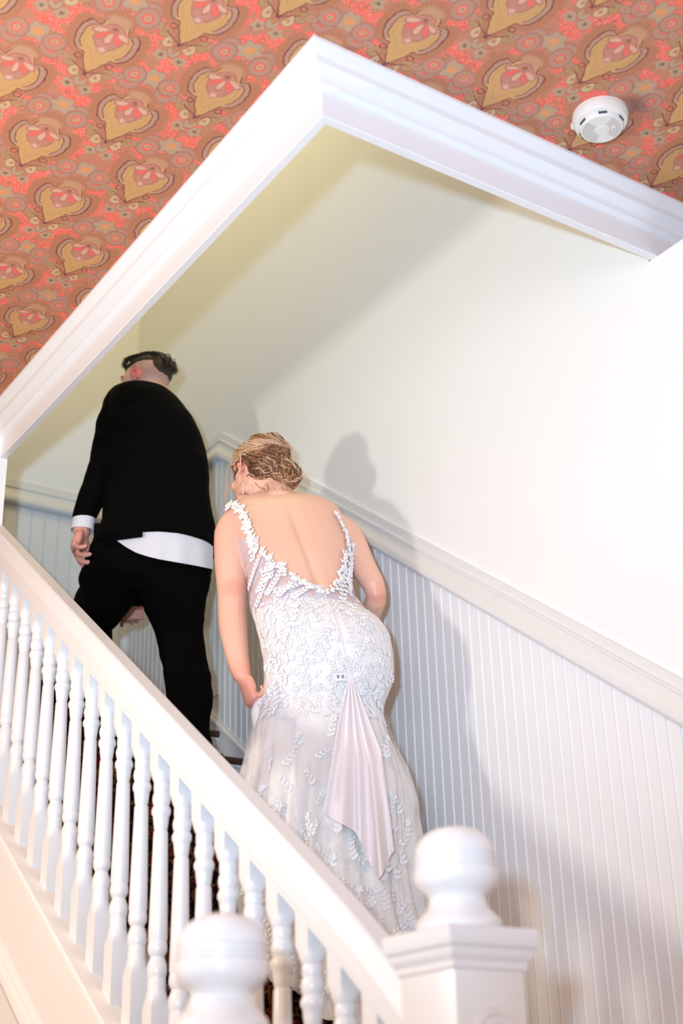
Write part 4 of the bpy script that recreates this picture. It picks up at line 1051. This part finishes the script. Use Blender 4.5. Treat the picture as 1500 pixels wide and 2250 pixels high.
# lining pulled out through the zip, hanging in soft folds
LE=[(767,1480),(756,1530),(742,1590),(732,1650),(722,1710),(710,1789)]; RE=[(771,1480),(790,1530),(814,1590),(838,1650),(850,1740),(866,1868)]
BT=[(0,(710,1789)),(.16,(735,1802)),(.34,(780,1828)),(.42,(786,1836)),(.52,(800,1872)),(.66,(832,1934)),(.76,(842,1915)),(.88,(858,1880)),(1,(866,1868))]
def lerp2(pl,t):
    k=min(int(t*(len(pl)-1)),len(pl)-2); f=t*(len(pl)-1)-k; return pl[k][0]+(pl[k+1][0]-pl[k][0])*f,pl[k][1]+(pl[k+1][1]-pl[k][1])*f
g=[];NU,NVv=64,40
for i in range(NU+1):
    u=i/NU; row=[]
    for (ua,pa),(ub,pb) in zip(BT,BT[1:]):
        if ua<=u<=ub: f=(u-ua)/(ub-ua); bx,by=pa[0]+(pb[0]-pa[0])*f,pa[1]+(pb[1]-pa[1])*f
    for j in range(NVv+1):
        v_=j/NVv; l=lerp2(LE,v_); r_=lerp2(RE,v_); uu=u
        x=l[0]+(r_[0]-l[0])*uu; y=l[1]+(r_[1]-l[1])*uu
        eb=l[1]*(1-uu)+r_[1]*uu; ex=l[0]*(1-uu)+r_[0]*uu
        # blend to the hem shape near the bottom
        k=v_**1.6; B0=LE[-1][0]*(1-uu)+RE[-1][0]*uu; B1=LE[-1][1]*(1-uu)+RE[-1][1]*uu
        x+=(bx-B0)*k; y+=(by-B1)*k
        h_=cast(x,y,[Bt,Bs]); base=h_[0] if h_ else P(x,y,bh-.1)
        fold=(.5+.5*math.sin(u*2*PI*4.2+.6+v_*1.2))**1.0
        dpt=.012+.030*v_**.7*fold+.012*v_
        row.append((base,dpt,x,y))
    g.append(row)
# smooth the depth of the base so the cloth hangs free of the small wrinkles
dist=np.array([[r[0].length for r in row] for row in g])
for _i in range(12): 
    d2=dist.copy(); d2[1:-1]=(dist[:-2]+dist[1:-1]*2+dist[2:])/4; d2[:,1:-1]=(d2[:,:-2]+d2[:,1:-1]*2+d2[:,2:])/4; dist=d2
G=[[px(r[2],r[3]).normalized()*(dist[i,j]-r[1]) for j,r in enumerate(row)] for i,row in enumerate(g)]
link('lining',sheet(G,.0012),M_slip,br,70)
# fabric gathered in the left fist
gp=[P(580,1516,bh-.02),P(572,1540,bh-.02),P(564,1568,bh-.02),P(568,1605,bh-.03)]
link('gathered_cloth',finish_blob(joinm([caps(gp,[.010,.015,.018,.014],4,12),caps([P(582,1516,bh-.0),P(590,1545,bh-.06),P(604,1575,bh-.09)],[.010,.012,.009],4,12),caps([P(576,1530,bh-.0),P(580,1570,bh-.05),P(576,1620,bh-.07)],[.010,.012,.009],4,12)]),.004,2),M_satin,br)
# care tag
h_=cast(748,1488,[Bs]); o_=h_[0]-FH*.004
tg=sheet([[o_+RH*(-.018+.036*i/4)+Z*(.013-.026*j/3)+RH*.006*(j/3-.5)-FH*.003*math.sin(i) for j in range(4)] for i in range(5)],.0006)
tgo=link('care_tag',tg,M_shirt,br)
M_ink=mat('grey_ink',(.22,.22,.26),.7)
for i,(a,b) in enumerate(((-.010,.004),(.003,.009))):
    link('print',sheet([[o_-FH*.0052+RH*(a+(b-a)*0+.006*q)+Z*(.004-.010*w_) for w_ in range(2)] for q in range(2)],.0003),M_ink,tgo)
sh_=[]
for x in (680,750):
    L=P(x,2165,bh-.10); L.z=.36+.062; sh_.append(L)
    link('shoe',joinm([sweep([(-.03,0),(.03,0),(.034,.02),(.025,.045),(0,.055),(-.025,.045),(-.034,.02)],[(L-FH*.06-Z*.05,RH*.8,Z),(L+FH*.06-Z*.05,RH*1.1,Z*.8),(L+FH*.15-Z*.06,RH*.8,Z*.5),(L+FH*.18-Z*.06,RH*.3,Z*.3)])]),M_shirt,br,60)
